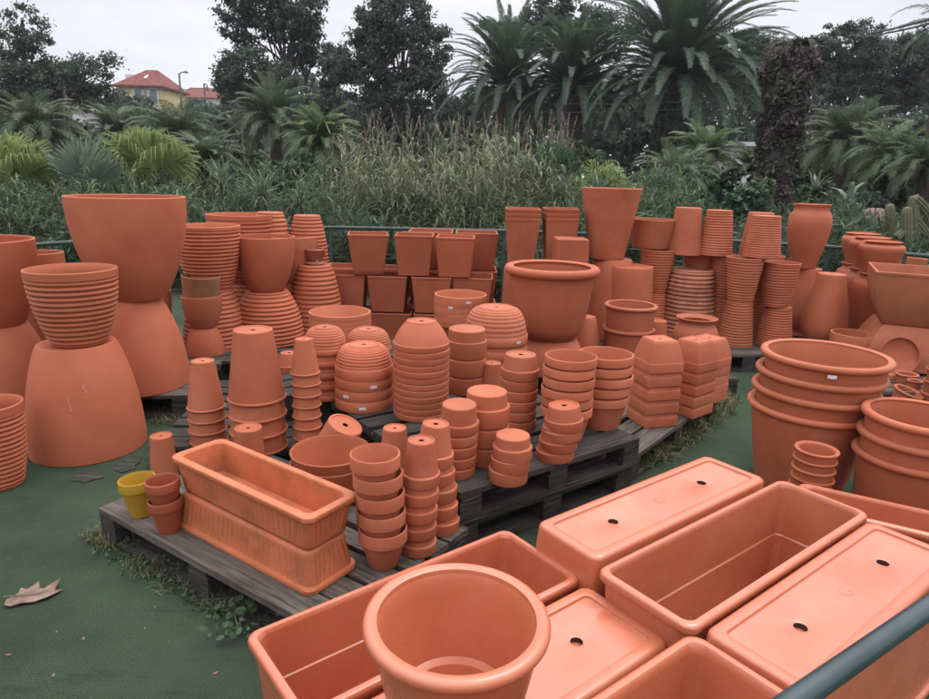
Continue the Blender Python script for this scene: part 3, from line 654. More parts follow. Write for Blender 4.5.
# cube planters: three levels before the rail
GQ = 'square cube planters piled in three levels'
def cube(u, v, Y, z0, z1, W, label, rz=0.0, w=None, mat='terracotta_dark', group=GQ, up=False, name='cube_planter'):
    """u, v: middle of the front top edge"""
    x, y, _ = AY(u, v, Y); s = fwd(x, y, (z0 + z1) / 2) / F_PX
    parts = square_meshes(name.replace('_', ' '), W * s, z1 - z0, (w or W * .82) * s, 0.02, t=.014)
    return spawn(name, parts, M[mat], (x, y + W * s, z1 if up else z0), (PI if up else 0, 0, rz), label, 'planter', group)
YQ = 5.25
zq = [0.0]
for v in (314, 277, 236): zq.append(AY(420, v, YQ)[2])
h3 = zq[3] - zq[2]
cube(345, 314, YQ, zq[0], zq[1] - .004, 21, 'cube planter, bottom level, left end of the pile')
cube(390, 314, YQ, zq[0], zq[1] - .004, 21, 'cube planter, bottom level, second from left')
cube(434, 314, YQ, zq[0], zq[1] - .004, 21, 'cube planter, bottom level, third from left')
cube(477, 314, YQ, zq[0], zq[1] - .004, 21, 'cube planter, bottom level, right end of the pile')
cube(344, 277, YQ + .03, zq[1], zq[2] - .004, 20.5, 'cube planter, middle level, left end beside the ribbed dome', .03)
cube(387, 277, YQ, zq[1], zq[2] - .004, 20, 'cube planter, middle level, second from left', -.02)
cube(431, 277, YQ, zq[1], zq[2] - .004, 20, 'cube planter, middle level, third from left', .02)
cube(473, 277, YQ + .02, zq[1], zq[2] - .004, 20.5, 'cube planter, middle level, right end of the pile', -.03)
cube(365, 236, YQ - .02, zq[2], zq[3], 20.5, 'cube planter, top level, standing alone at the left', .16, 15)
cube(413, 237, YQ, zq[2], zq[3], 19.5, 'cube planter, top level, front middle', .03, 16)
cube(455.5, 238, YQ - .02, zq[2], zq[3] - .005, 19.5, 'cube planter with a dark chip, top level, front right', -.03, 16)
for (u, W, la, dz) in ((340, 20, 'far left', -.04), (386, 18, 'behind the lone left one', -.02), (430, 24, 'widest, behind the front middle one', .0), (477, 23, 'behind the chipped front right one', .0)):
    for k in range(3):
        z0, z1 = zq[k], zq[k + 1] - .004
        if k == 2 and u < 400: continue
        cube(u, 230, YQ + .43, z0, z1 + (dz if k == 2 else 0), W * .93, f'cube planter in the back row, {la}, ' + ('bottom level', 'middle level', 'top level')[k], 0, W * .78)
# tall slim square planters standing on upturned ones
GT = 'tall slim square planters behind the tub'
YT = 5.35
def tall(u, vt, n, W, w, hpx, label, rz):
    x, y, ztop = AY(u, vt, YT); s = fwd(x, y, 1.0) / F_PX; h = hpx * s; step = 5 * s * .9; z0 = ztop - h - (n - 1) * step
    bp = square_meshes('square planter', W * 1.15 * s, z0, W * .95 * s, .02, t=.012)
    spawn('square_planter', bp, M['terracotta_dark'], (x, y, z0), (PI, 0, rz), 'upturned square planter hidden under ' + label, 'planter', GT)
    parts = square_meshes('slim planter', W * s, h, w * s, .03, t=.009)
    for i in range(n):
        spawn('slim_planter', parts, M['terracotta_dark'], (x, y, z0 + i * step), (0, 0, rz + random.uniform(-.03, .03)),
              f'slim square planter, {("innermost", "middle", "outermost")[2 - i] if n == 3 else ("inner", "outer")[1 - i]} of the nested {label}', 'planter', GT)
tall(523, 208, 3, 17, 12.5, 52, 'left slim three', -.04)
tall(561, 208, 3, 16.5, 12.5, 52, 'right slim three', .04)
x, y, zt = AY(571, 238, YT - .36); s_ = fwd(x, y, 1) / F_PX
spawn('square_planter', square_meshes('square planter', 19 * s_, zt - P, 15.5 * s_, .02, t=.012), M['terracotta_dark'], (x, y, zt), (PI, 0, .03), 'upturned square planter peeping over the rolled-rim tub', 'planter', GT)

# weathered square bowl on its upturned twin
x, y = G(905, 362, P); s_ = fwd(x, y, .5) / F_PX
zm = VZ(x, y, 322); zt = VZ(x, y, 270)
sqb = lambda h: square_meshes('square bowl', 44 * s_, h, 31 * s_, .025, t=.016, bulge=.022)
lo_ = sqb(zm - P); up_ = sqb(zt - zm - .003)
spawn('square_bowl', lo_, M['terracotta'], (x, y, zm), (PI, 0, -.40), 'upturned square bowl beneath its weathered twin', 'planter', 'square bowls at the right')
spawn('square_bowl', up_, M['terracotta_old'], (x, y, zm + .003), (0, 0, -.46), 'weathered large square bowl planter at the right edge', 'planter', 'square bowls at the right')
# saucer leaning on it
mb = MB(); rr = 24 * s_ * .74
mb.revolve([(0.001, .012), (rr * .86, .012), (rr * .93, .018), (rr * .97, .035), (rr, .036), (rr * 1.0, .03), (rr * .95, .006), (rr * .9, 0), (0.001, 0)], 64)
Y2 = 3.6
while AY(897, 356, Y2)[2] - rr * .98 > P and Y2 < 4.5: Y2 += .01
x2, y2, z2 = AY(897, 356, Y2)
o = link('saucer', mb.mesh('saucer'), M['terracotta']); o.location = (x2, y2, z2); o.rotation_euler = (math.radians(78), 0, math.radians(-8))
tag(o, 'round plant saucer leaning against the square bowls', 'saucer')

# troughs -----------------------------------------------------------
def quad_fit(c):
    cx = sum(p[0] for p in c) / 4; cy = sum(p[1] for p in c) / 4
    e = [((c[(i + 1) % 4][0] - c[i][0]), (c[(i + 1) % 4][1] - c[i][1])) for i in range(4)]
    L = (math.hypot(*e[0]) + math.hypot(*e[2])) / 2; W = (math.hypot(*e[1]) + math.hypot(*e[3])) / 2
    d = (e[0][0] - e[2][0], e[0][1] - e[2][1]); return cx, cy, math.atan2(d[1], d[0]), L / 2, W / 2
SM = 'long smooth terracotta troughs in the foreground'
HA = 0.40
c2 = quad_fit([G(*q, HA) for q in ((597, 567), (785, 477), (867, 514), (690, 634))])
LA, WA, TH = c2[3], c2[4], c2[2]
big = trough_meshes('trough', LA, WA, HA, .038, .026)
big_m = {'drain_hole': M['hole'], 'base_panel': M['plastic_marked']}
spawn('trough', big, M['plastic_clay'], (c2[0], c2[1], 0), (0, 0, TH), 'large open trough in the foreground, between two upturned troughs', 'planter', SM, mats=big_m)
ux, uy = math.cos(TH), math.sin(TH); px_, py_ = -uy, ux     # along, across (away to the left)
# upturned neighbours: placed by one corner of their flat tops
def upturned(parts, L, W, tl, tw, corner, uv, z, th, label, dz=0):
    x, y = G(*uv, z); a, b = math.cos(th), math.sin(th)
    sx, sy = corner
    lx, ly = sx * (L - tl), sy * (W - tw)
    ox, oy = x - (lx * a - ly * b), y - (lx * b + ly * a)
    return spawn('trough', parts, M['plastic_clay'], (ox, oy, z), (PI, 0, th), label, 'planter', SM, mats=big_m)
upturned(big, LA, WA, .038, .026, (-1, 1), (535, 522), HA, TH, 'upturned trough with two drain holes, farthest of the foreground ones')
upturned(big, LA, WA, .038, .026, (-1, 1), (703, 630), HA, TH, 'upturned trough with drain holes beside the teal rail')
# front-left trough and its neighbours are a smaller size
HB = 0.32
p1, p2, p3 = (G(*q, HB) for q in ((243, 633), (506, 527), (584, 577)))
p4 = (p1[0] + p3[0] - p2[0], p1[1] + p3[1] - p2[1])
c5 = quad_fit([p1, p2, p3, p4]); LB, WB, TB = c5[3], c5[4], c5[2]
small = trough_meshes('small trough', LB, WB, HB, .034, .026)
spawn('trough', small, M['plastic_clay'], (c5[0], c5[1], 0), (0, 0, TB), 'open trough at front left behind the round pot', 'planter', SM, mats=big_m)
upturned(small, LB, WB, .034, .026, (1, 1), (586, 583), HB, TB, 'upturned trough right of the round foreground pot')
HF = .52; x, y = G(692, 629, HF); TF = TH
a_, b_ = math.cos(TF), math.sin(TF)
spawn('trough', trough_meshes('deep trough', LB, WB, HF, .034, .026), M['plastic_clay'], (x - (LB * a_ - WB * b_), y - (LB * b_ + WB * a_), 0), (0, 0, TF), 'open trough cut by the bottom picture edge', 'planter', SM, mats=big_m)
# trough lying across, far right
zc = 0.30
q0 = G(799, 481, zc); q1 = G(950, 514, zc); TC = math.atan2(q1[1] - q0[1], q1[0] - q0[0])
a_, b_ = math.cos(TC), math.sin(TC); LC, WC = .46, .105
cxx = q0[0] + LC * a_ + WC * b_; cyy = q0[1] + LC * b_ - WC * a_
spawn('trough', trough_meshes('cross trough', LC, WC, zc, .034, .026), M['plastic_clay'], (cxx, cyy, 0), (0, 0, TC), 'open trough turned crosswise in front of the right tubs', 'planter', SM, mats=big_m)

# fluted orange troughs on the near pallet, foot to foot
zr = 0.405
c = [G(*q, zr) for q in ((172, 456), (311, 524), (357, 491), (218, 437))]
cf = quad_fit(c); hr_ = (zr - P) / 2
fl = trough_meshes('fluted trough', cf[3], cf[4], hr_, .030, .022, lip=.022, roll=.006, flute=-.0045, nf=24, steps=False, n=768)
fg = 'fluted orange troughs on the near pallet'
fm = {'drain_hole': M['hole']}
spawn('fluted_trough', fl, M['plastic_ochre'], (cf[0], cf[1], P + hr_ + .001), (0, 0, cf[2]), 'fluted orange trough, open, on top of its upturned twin', 'planter', fg, mats=fm)
spawn('fluted_trough', fl, M['plastic_orange'], (cf[0] - .006, cf[1] - .006, P + hr_), (PI, 0, cf[2] + .012), 'fluted orange trough upturned on the near pallet', 'planter', fg, mats=fm)

# round pot in the foreground standing on the upturned trough
Rz = 0.60
x, y = G(457, 614, Rz); s_ = fwd(x, y, Rz) / F_PX
pt = shape_meshes('round pot', shp_roll(94 * s_, Rz - HB - .002, 60 * s_, roll=.0135, curve=.9, t=.013, floor=.05, ledge=.035), 96)
spawn('round_pot', pt, M['plastic_clay'], (x, y, HB + .002), (0, 0, 0), 'round rolled-rim pot nearest the camera, in the foreground', 'flower pot')
# ================================================================== GROUND, PALLETS, RAILS
mb = MB(); n = 40
mb.add([(-400, -60, -.006), (400, -60, -.006), (400, 500, -.006), (-400, 500, -.006)], [(0, 1, 2, 3)])
tag(mb.build('ground', M['soil'], smooth=False), kind='structure')
mb = MB()
pts = [(-7, -3), (8, -3), (8, 5.6), (5.5, 6.4), (1.2, 7.2), (-2.6, 7.1), (-7, 5.0)]
mb.add([(x, y, 0) for x, y in pts], [tuple(range(len(pts)))])
tag(mb.build('turf', M['turf'], smooth=False), kind='structure')

PG = 'wooden pallets under the pots'
def pallet(origin, ang, L, W, top, label, mat='wood', nb=7, z0=0.0, nblocks=3, nails=False):
    """origin: one corner, boards along ang for L, W to the left of it"""
    r = empty('pallet', (origin[0], origin[1], z0), (0, 0, ang)); tag(r, label, 'pallet', PG)
    m = M[mat]; H = top - z0; bw = W / nb
    for i in range(nb):
        mb = MB(); w = bw * random.uniform(.70, .86) if 0 < i < nb - 1 else bw * .95
        mb.box((L / 2 + random.uniform(-.006, .006), bw * (i + .5), H - .011), (L, w, .022), jit=.0025)
        db = mb.build('deck_board', m, r, smooth=False)
        if nails:
            for xx in (.05, L / 2, L - .05):
                for yy in (-.25, .25):
                    nb_ = MB(); cx_, cy_ = xx + random.uniform(-.012, .012), bw * (i + .5) + yy * bw + random.uniform(-.006, .006)
                    nb_.loft([[(cx_ + q * math.cos(k * PI / 4), cy_ + q * math.sin(k * PI / 4), H + dz) for k in range(8)] for q, dz in ((.0048, -.0005), (.0042, .0009))], False, True)
                    nb_.build('nail', M['wire'], db, smooth=False)
    for k in range(3):  # parts below the deck take the darker wood as painted shade
        x = (.05, L / 2, L - .05)[k]
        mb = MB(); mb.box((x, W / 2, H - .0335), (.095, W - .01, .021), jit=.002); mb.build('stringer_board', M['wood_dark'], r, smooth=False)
        for j in range(nblocks):
            yy = .055 + (W - .11) * j / (nblocks - 1)
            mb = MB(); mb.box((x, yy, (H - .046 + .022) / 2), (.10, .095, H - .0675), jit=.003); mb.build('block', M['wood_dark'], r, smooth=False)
    for j in range(3):
        yy = .055 + (W - .11) * j / 2
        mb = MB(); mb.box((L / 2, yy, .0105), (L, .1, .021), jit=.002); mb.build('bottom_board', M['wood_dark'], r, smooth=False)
    return r
def ang(p, q): return math.atan2(q[1] - p[1], q[0] - p[0])
c0 = G(97, 508, P); c1 = G(285, 612, P)
pallet(c0, ang(c0, c1), 1.22, .72, P, 'near grey pallet carrying the fluted troughs', nb=6, nails=True)
d0 = G(462, 493, .28); d1 = G(635, 440, .28); th2 = ang(d0, d1)
pallet(d0, th2, .98, 1.30, .28, 'upper dark pallet of the double stack in the middle', 'wood_dark', 9, z0=.1425)
pallet((d0[0] - .012, d0[1] + .01), th2 + .01, .98, 1.30, .14, 'lower dark pallet of the double stack in the middle', 'wood_dark', 9)
bx = (d0[0] - 1.34 * math.sin(th2) - .15, d0[1] + 1.34 * math.cos(th2) - .1)
pallet(bx, th2, 1.15, .80, P, 'lower dark pallet behind the double stack', 'wood_dark', 6)
pallet(bx, th2 - .01, 1.15, .80, .28, 'upper dark pallet behind the double stack, under the upright bowls', 'wood_dark', 6, z0=.1425)
e0 = G(633, 458, P); e1 = G(716, 398, P)
pallet(e0, ang(e0, e1), 1.2, .75, P, 'grey pallet under the pyramid pots beside green turf', nb=6)
pallet((-1.46, 2.80), .05, .88, 1.02, P, 'pallet hidden behind the fluted troughs under beaded pots', 'wood_dark', 8)
pallet((-2.62, 3.42), .10, 1.05, 1.5, P, 'pallet under the big smooth pots at the left', 'wood', 12)
pallet((-2.0, 4.20), .06, 1.3, 1.2, P, 'pallet under the ribbed pairs at the back left', 'wood_dark', 9)
pallet((.32, 4.12), .0, 1.5, 1.5, P, 'pallet under the rolled-rim tub and tall pots', 'wood_dark', 11)
pallet((1.5, 4.72), .08, 1.35, 1.2, P, 'pallet under the ribbed tapered pots at the right back', 'wood', 9)
pallet((2.85, 4.80), .02, 1.2, 1.3, P, 'pallet under the amphoras and jars', 'wood_dark', 9)
pallet((3.25, 4.55), -.05, 1.2, .22, P, 'plank pallet under the square bowls at the right', 'wood_dark', 3)
pallet((2.45, 3.95), -.05, 1.2, .40, P, 'plank pallet under the leaning saucer and small pots', 'wood', 4)

# back rail: posts, top pipe, wire
fr = empty('back_rail', (0, 0, 0)); tag(fr, 'low dark green pipe rail with wires behind the pots', 'fence')
RP = []
for u, v, Y in ((-60, 252, 4.9), (60, 243, 5.6), (330, 227.5, 7.0), (505, 231, 7.05), (650, 236, 6.9), (830, 247, 6.3), (990, 262, 5.6)):
    RP.append(AY(u, v, Y))
mb = MB(); mb.tube(RP, .019, 10); mb.build('top_pipe', M['fence'], fr)
for dz in (.28, .5):
    mb = MB(); mb.tube([(x, y, z - dz) for x, y, z in RP], .004, 6); mb.build('wire', M['wire'], fr)
for i in range(len(RP) - 1):
    for f in (0, .5):
        x, y, z = (RP[i][k] + (RP[i + 1][k] - RP[i][k]) * f for k in range(3))
        mb = MB(); mb.tube([(x, y, -.01), (x, y, z)], .017, 8); mb.build('post', M['fence'], fr)
# near hand rail
zr = .86
a0 = Vector((*G(929, 607, zr), zr)); a1 = Vector((*G(800, 697, zr), zr)); dv = (a0 - a1).normalized()
nr = empty('hand_rail', (0, 0, 0)); tag(nr, 'teal painted pipe rail at the bottom right corner', 'rail')
mb = MB(); mb.tube([a1 - dv * 1.2, a1, a0, a0 + dv * 1.2], .0135, 20); mb.build('pipe', M['rail'], nr)
for t in (-1.15, 1.1):
    q = (a1 if t < 0 else a0) + dv * t
    mb = MB(); mb.tube([(q.x, q.y, -.01), (q.x, q.y, zr)], .0135, 14); mb.build('post', M['rail'], nr)

# dry plane-tree leaf on the turf
lx, ly = G(35, 597, 0); s_ = fwd(lx, ly, 0) / F_PX * .78
out = [(-29, -5), (-22, 1), (-27, 7), (-16, 5), (-8, 11), (-3, 8), (8, 7), (16, 15), (18, 6), (29, 7), (20, -3), (8, -7), (-4, -9), (-15, -12), (-24, -11)]
mb = MB(); k = len(out); R_ = random.Random(3)
zz = [.004 + .008 * R_.random() + (.010 if b > 10 else 0) for a, b in out]
dep = 2.0
up = [(a * s_, b * s_ * dep, z) for (a, b), z in zip(out, zz)] + [(a * s_ * .5, b * s_ * dep * .5, .007 + .010 * R_.random() * (1 if i % 2 else .2)) for i, (a, b) in enumerate(out)] + [(0, 0, .005)]
dn = [(x, y, z - .0012) for x, y, z in up]
nn = 2 * k + 1
fs = []
for i in range(k):
    j = (i + 1) % k
    fs += [(i, j, k + j, k + i), (k + i, k + j, 2 * k), (nn + j, nn + i, nn + k + i, nn + k + j), (nn + k + j, nn + k + i, nn + 2 * k), (i, nn + i, nn + j, j)]
mb.add(up + dn, fs)
lf = mb.build('fallen_leaf', M['dry_leaf'], smooth=True, angle=80); lf.location = (lx, ly, .002); tag(lf, 'large dry brown leaf lying on the green turf', 'leaf')
mb = MB(); mb.tube([(-.09, -.02, .012), (-.03, -.01, .013), (0, 0, .0085), (.05, .03, .018)], [.0015, .0015, .0012, .0006], 6); mb.build('stalk', M['dry_leaf'], lf)

# torn grey turf scrap beside the big scratched pot
for (u, v, sx, sy) in ((127, 466, 26, 20), (86, 478, 34, 12)):
    x, y = G(u, v, 0); s_ = fwd(x, y, 0) / F_PX; mb = MB(); k = 11; R_ = random.Random(int(u))
    ring = [(math.cos(2 * PI * i / k) * sx / 2 * s_ * R_.uniform(.6, 1.1), math.sin(2 * PI * i / k) * sy * s_ * R_.uniform(.6, 1.1)) for i in range(k)]
    mb.add([(a, b, .004 + R_.uniform(0, .003)) for a, b in ring] + [(0, 0, .006)] + [(a, b, .002) for a, b in ring], [(i, (i + 1) % k, k) for i in range(k)] + [(i, i + k + 1, (i + 1) % k + k + 1, (i + 1) % k) for i in range(k)])
    o = mb.build('wood_scrap', M['wood_dark'], smooth=False); o.location = (x, y, 0)
    tag(o, 'flat grey splintered scrap beside the pallet corner' if u > 100 else 'flat grey splintered scrap before the scratched big pot', 'scrap')

# ---- far buildings
hb = AY(170, 95, 70)
h = empty('yellow_house', (hb[0], 70, 0)); tag(h, 'yellow house with a hipped red tile roof far behind', 'house')
def X(u, Y=70): return AY(u, 100, Y)[0] - hb[0]
def Z(u, v, Y=70): return AY(u, v, Y)[2]
x0, x1, ze = X(119), X(162), Z(150, 86)
mb = MB(); mb.box(((x0 + x1) / 2, 3, ze / 2), (x1 - x0, 6, ze)); mb.build('wall', M['wall_yellow'], h, smooth=False)
zt = Z(150, 66); ov = .35
mb = MB(); mb.add([(x0 - ov, -ov, ze), (x1 + ov, -ov, ze), (x1 + ov, 6 + ov, ze), (x0 - ov, 6 + ov, ze), (X(136), 2.9, zt), (X(147), 2.9, zt), (X(147), 3.1, zt), (X(136), 3.1, zt),
        (x0 - ov, -ov, ze - .18), (x1 + ov, -ov, ze - .18), (x1 + ov, 6 + ov, ze - .18), (x0 - ov, 6 + ov, ze - .18)],
       [(0, 1, 5, 4), (1, 2, 6, 5), (2, 3, 7, 6), (3, 0, 4, 7), (4, 5, 6, 7), (0, 8, 9, 1), (1, 9, 10, 2), (2, 10, 11, 3), (3, 11, 8, 0), (8, 11, 10, 9)])
rf = mb.build('roof', M['roof_red'], h, smooth=False)
def lerp3(a, b, t): return tuple(p + (q - p) * t for p, q in zip(a, b))
mb = MB()
tl, tr, bl_, br_ = (X(136), 2.9, zt), (X(147), 2.9, zt), (x0 - ov, -ov, ze), (x1 + ov, -ov, ze)
for a, b in ((.30, .42), ):
    pass
def roofpt(a, t): return Vector(lerp3(lerp3(bl_, br_, a), lerp3(tl, tr, a), t)) + Vector((0, -.03, .06))
mb.add([roofpt(.5, .42), roofpt(.6, .42), roofpt(.6, .62), roofpt(.5, .62)], [(0, 1, 2, 3)]); mb.build('skylight', M['frame_white'], rf, smooth=False)
mb = MB(); mb.box((X(120.5), 3, ze + .5), (1.0, 1.0, 1.7)); mb.build('chimney', M['wall_white'], rf, smooth=False)
for u in (139, 154):
    w = MB(); xx = X(u); zc_ = Z(u, 96.5)
    w.box((xx, -.03, zc_), (.95, .08, 1.6)); fo = w.build('window', M['frame_white'], h, smooth=False)
    w = MB(); w.box((xx, -.08, zc_), (.75, .04, 1.4)); w.build('pane', M['window_glass'], fo, smooth=False)
hb2 = AY(205, 95, 85); h2 = empty('long_house', (hb2[0], 85, 0)); tag(h2, 'long pale building with a low red roof behind the yellow house', 'house')
xa, xb = AY(180, 95, 85)[0] - hb2[0], AY(228, 95, 85)[0] - hb2[0]; ze2, zt2 = AY(200, 98, 85)[2], AY(200, 84, 85)[2]
mb = MB(); mb.box(((xa + xb) / 2, 4, ze2 / 2), (xb - xa, 8, ze2)); mb.build('wall', M['wall_white'], h2, smooth=False)
mb = MB(); mb.add([(xa - .3, -.4, ze2 + .01), (xb + .3, -.4, ze2 + .01), (xb + .3, 8.4, ze2 + .01), (xa - .3, 8.4, ze2 + .01), (xa - .3, 4, zt2), (xb + .3, 4, zt2)], [(0, 1, 5, 4), (2, 3, 4, 5), (0, 4, 3), (1, 2, 5), (0, 3, 2, 1)])
mb.build('roof', M['roof_red'], h2, smooth=False)
# white wall and flat roofs
def plainhouse(name, u0, u1, v0, Y, label, mat, depth=5):
    a, b = AY(u0, v0, Y), AY(u1, v0, Y); e = empty(name, ((a[0] + b[0]) / 2, Y, 0)); tag(e, label, 'building')
    mb = MB(); mb.box((0, depth / 2, a[2] / 2), (b[0] - a[0], depth, a[2])); mb.build('wall', M['wall_white'], e, smooth=False)
    mb = MB(); mb.box((0, depth / 2, a[2] + .06), (b[0] - a[0] + .4, depth + .4, .12)); mb.build('roof', M[mat], e, smooth=False); return e
plainhouse('white_building', 40, 80, 108, 50, 'white wall glimpsed under the dark tree at the left', 'wall_white')
plainhouse('flat_roof_shed', 733, 776, 146, 21, 'low shed with a pale flat roof beside the ivy trunk', 'metal_roof')
# poles, lamps, cables
def pole(u, vt, Y, r, label, lamp=None, cat='pole'):
    x, y, z = AY(u, vt, Y); e = empty('street_lamp' if lamp else 'utility_pole', (x, y, 0)); tag(e, label, 'street lamp' if lamp else cat)
    mb = MB(); mb.tube([(0, 0, -.1), (0, 0, z)], [r, r * .7], 8); mb.build('post', M['galv'], e)
    if lamp:
        s = Y / F_PX
        mb = MB(); mb.tube([(0, 0, z - .5 * s), (2 * s, 0, z + 1.2 * s), (6 * s, 0, z + 1.6 * s)] if lamp == 1 else [(0, 0, z - 4 * s), (-.7 * s, 0, z - 1 * s), (.7 * s, 0, z), (2.6 * s, 0, z - 1 * s), (3 * s, 0, z - 4 * s)], .05, 6)
        mb.build('arm', M['galv'], e)
        mb = MB(); mb.box((6.8 * s, 0, z + 1.5 * s) if lamp == 1 else (3 * s, 0, z - 4.6 * s), (2 * s, .3, .15) if lamp == 1 else (1.6 * s, .5, .3)); mb.build('lamp_head', M['galv'], e)
    return x, y, z
pole(179, 74, 60, .11, 'tall pole with a lamp arm in front of the yellow house', 1)
pole(204, 84, 60, .10, 'hooked street lamp before the red roofs', 2)
pole(145, 88, 62, .10, 'short utility pole in front of the yellow wall')
def cable(a, b, label, r=.012, sag=.3, n=14):
    a, b = Vector(a), Vector(b); pts = [a.lerp(b, t / n) - Vector((0, 0, sag * 4 * (t / n) * (1 - t / n))) for t in range(n + 1)]
    mb = MB(); mb.tube(pts, r, 5); tag(mb.build('cable', M['wire']), label, 'cable', 'overhead cables')
cable(AY(868, 34, 30), AY(1000, 0, 14), 'upper power cable against the sky at the right', .038, .05)
cable(AY(866, 37, 30), AY(1000, 6, 14), 'lower power cable against the sky at the right', .030, .05)
cable(AY(560, 104, 17), AY(800, 90, 18), 'upper cable crossing in front of the big palm', .006, .12)
cable(AY(540, 112, 17), AY(800, 98, 18), 'lower cable crossing in front of the big palm', .006, .12)
cable(AY(119, 86, 61), AY(204, 88, 60), 'cable strung past the yellow house wall', .02, .25)
# ================================================================== PLANTS
def unit(a): return a / np.maximum(np.linalg.norm(a, axis=-1, keepdims=True), 1e-9)
def rand_dir(n):
    d = rng.normal(size=(n, 3)); return unit(d)
def leaf_quads(c, size, elong=1.8, up=0.0):
    """one diamond leaf at every point of c"""
    n = len(c); a = rand_dir(n); a[:, 2] += up; a = unit(a); b = unit(np.cross(a, rand_dir(n)))
    s = (np.asarray(size) * rng.uniform(.6, 1.3, n))[:, None]
    return np.stack([c - a * s * elong / 2, c + b * s / 2, c + a * s * elong / 2, c - b * s / 2], 1)
def crown_points(lobes, n, clumps, spread):
    """lobes: centre xyz, radii xyz. clumps sit towards each lobe's outside, leaves round each clump"""
    vol = np.array([l[3] * l[4] * l[5] for l in lobes]) ** (2 / 3); pick = rng.choice(len(lobes), clumps, p=vol / vol.sum())
    L = np.array(lobes)[pick]
    cc = L[:, :3] + rand_dir(clumps) * (rng.uniform(.25, 1, clumps) ** .45)[:, None] * L[:, 3:6] * .93
    k = rng.integers(0, clumps, n); sp = spread * rng.uniform(.5, 1.4, clumps)
    return cc[k] + rng.normal(size=(n, 3)) * sp[k][:, None] * np.array([1, 1, .62])
def tree(u, Y, lobes_px, label, leaf='leaf_dark', n=7000, clumps=160, spread=2.6, leaf_px=3.2, trunk_px=5, limbs=6, trunk_top=None, name='tree', group=None, lean=0, elong=1.8, bark='bark_dark', base_u=None):
    s = Y / F_PX; bx, by, _ = AY(base_u or u, 150, Y)
    r = empty(name, (bx, by, 0)); tag(r, label, 'tree', group)
    lobes = []
    for (lu, lv, ru, rv) in lobes_px:
        x, y, z = AY(lu, lv, Y); lobes.append((x - bx, rng.uniform(-.3, .3) * ru * s, z, ru * s, max(ru * .8, rv * .7) * s, rv * s))
    p = crown_points(lobes, int(n * 2.0), clumps, spread * s)
    link('crown', np_mesh('crown', leaf_quads(p, leaf_px * s * .66, elong), 4), M[leaf], r)
    zt = AY(u, trunk_top, Y)[2] if trunk_top is not None else max(l[2] for l in lobes)
    xt = AY(u, trunk_top or 80, Y)[0] - bx
    mb = MB(); R_ = random.Random(int(u)); nseg = 7; path = []
    for i in range(nseg + 1):
        f = i / nseg; path.append((xt * f + R_.uniform(-1, 1) * s * 1.2 * (0 < i < nseg), R_.uniform(-1, 1) * s * (0 < i < nseg), -.1 + (zt + .1) * f))
    mb.tube(path, [trunk_px * s / 2 * (1.15 - .85 * i / nseg) for i in range(nseg + 1)], 8)
    tk = mb.build('trunk', M[bark], r)
    mb = MB()
    for i in range(limbs):
        l = lobes[i % len(lobes)]; f = R_.uniform(.45, .85); k = min(nseg - 1, int(f * nseg)); st = Vector(path[k])
        en = Vector((l[0] + R_.uniform(-.7, .7) * l[3], l[1] + R_.uniform(-.6, .6) * l[4], l[2] + R_.uniform(-.2, .7) * l[5]))
        md = st.lerp(en, .5) + Vector((R_.uniform(-.6, .6), R_.uniform(-.6, .6), R_.uniform(-.2, .8))) * s * 6
        mb.tube([st, st.lerp(md, .55) + Vector((0, 0, s * 1.5)), md, en], [trunk_px * s * .26, trunk_px * s * .2, trunk_px * s * .14, trunk_px * s * .05], 6)
    mb.build('limb', M[bark], tk)
    return r
TB = 'tall trees against the sky'
tree(22, 30, [(18, 78, 32, 34), (-15, 70, 40, 45), (45, 88, 32, 30), (25, 22, 16, 20), (36, 40, 14, 14), (60, 72, 14, 12), (88, 78, 24, 24), (96, 98, 20, 16), (112, 62, 6, 8), (8, 45, 14, 10)],
     'dark spreading conifer at the upper left corner', n=15000, clumps=260, spread=3.6, leaf_px=2.7, trunk_px=8, limbs=10, trunk_top=20, group=TB)
tree(283, 35, [(262, 8, 26, 16), (238, 12, 20, 14), (285, 22, 28, 22), (302, 10, 22, 20), (318, -4, 14, 10), (228, 28, 10, 14), (247, 34, 16, 14), (300, 44, 14, 12), (265, -15, 40, 18), (310, 28, 14, 12)],
     'airy tall gum tree with a forked trunk left of centre', 'leaf_gum', n=7600, clumps=300, spread=3.0, leaf_px=2.7, trunk_px=5.5, limbs=16, trunk_top=5, group=TB, elong=2.4)
tree(254, 33, [(254, 74, 34, 24), (236, 82, 20, 18), (275, 80, 22, 20), (228, 94, 12, 10), (255, 92, 32, 16)], 'round dense dark tree right of the red roofs', n=10000, clumps=200, spread=3.2, leaf_px=2.6, group=TB)
tree(305, 36, [(305, 40, 14, 22), (315, 52, 12, 14), (298, 60, 10, 10)], 'slim open tree beside the airy gum tree', 'leaf_gum', n=1500, clumps=70, spread=2.6, leaf_px=2.6, trunk_px=3.6, limbs=6, trunk_top=28, group=TB)
tree(402, 32, [(400, 22, 34, 26), (375, 40, 26, 24), (428, 52, 20, 34), (398, 64, 42, 32), (372, 86, 30, 28), (420, 92, 30, 28), (392, 2, 22, 14), (352, 60, 18, 18), (340, 68, 16, 16), (366, 10, 14, 10), (436, 74, 10, 14), (440, 40, 12, 16)],
     'massive dark gum tree in the middle, tallest of its row', 'leaf_gum', n=17000, clumps=430, spread=3.4, leaf_px=2.7, trunk_px=6, limbs=14, trunk_top=10, group=TB, elong=2.2)
tree(335, 37, [(335, 62, 16, 14), (328, 50, 10, 8), (348, 74, 14, 14), (330, 78, 12, 10)], 'small two-stemmed tree left of the massive gum', 'leaf_gum', n=2600, clumps=80, spread=2.6, leaf_px=2.5, trunk_px=3, limbs=5, trunk_top=48, group=TB)
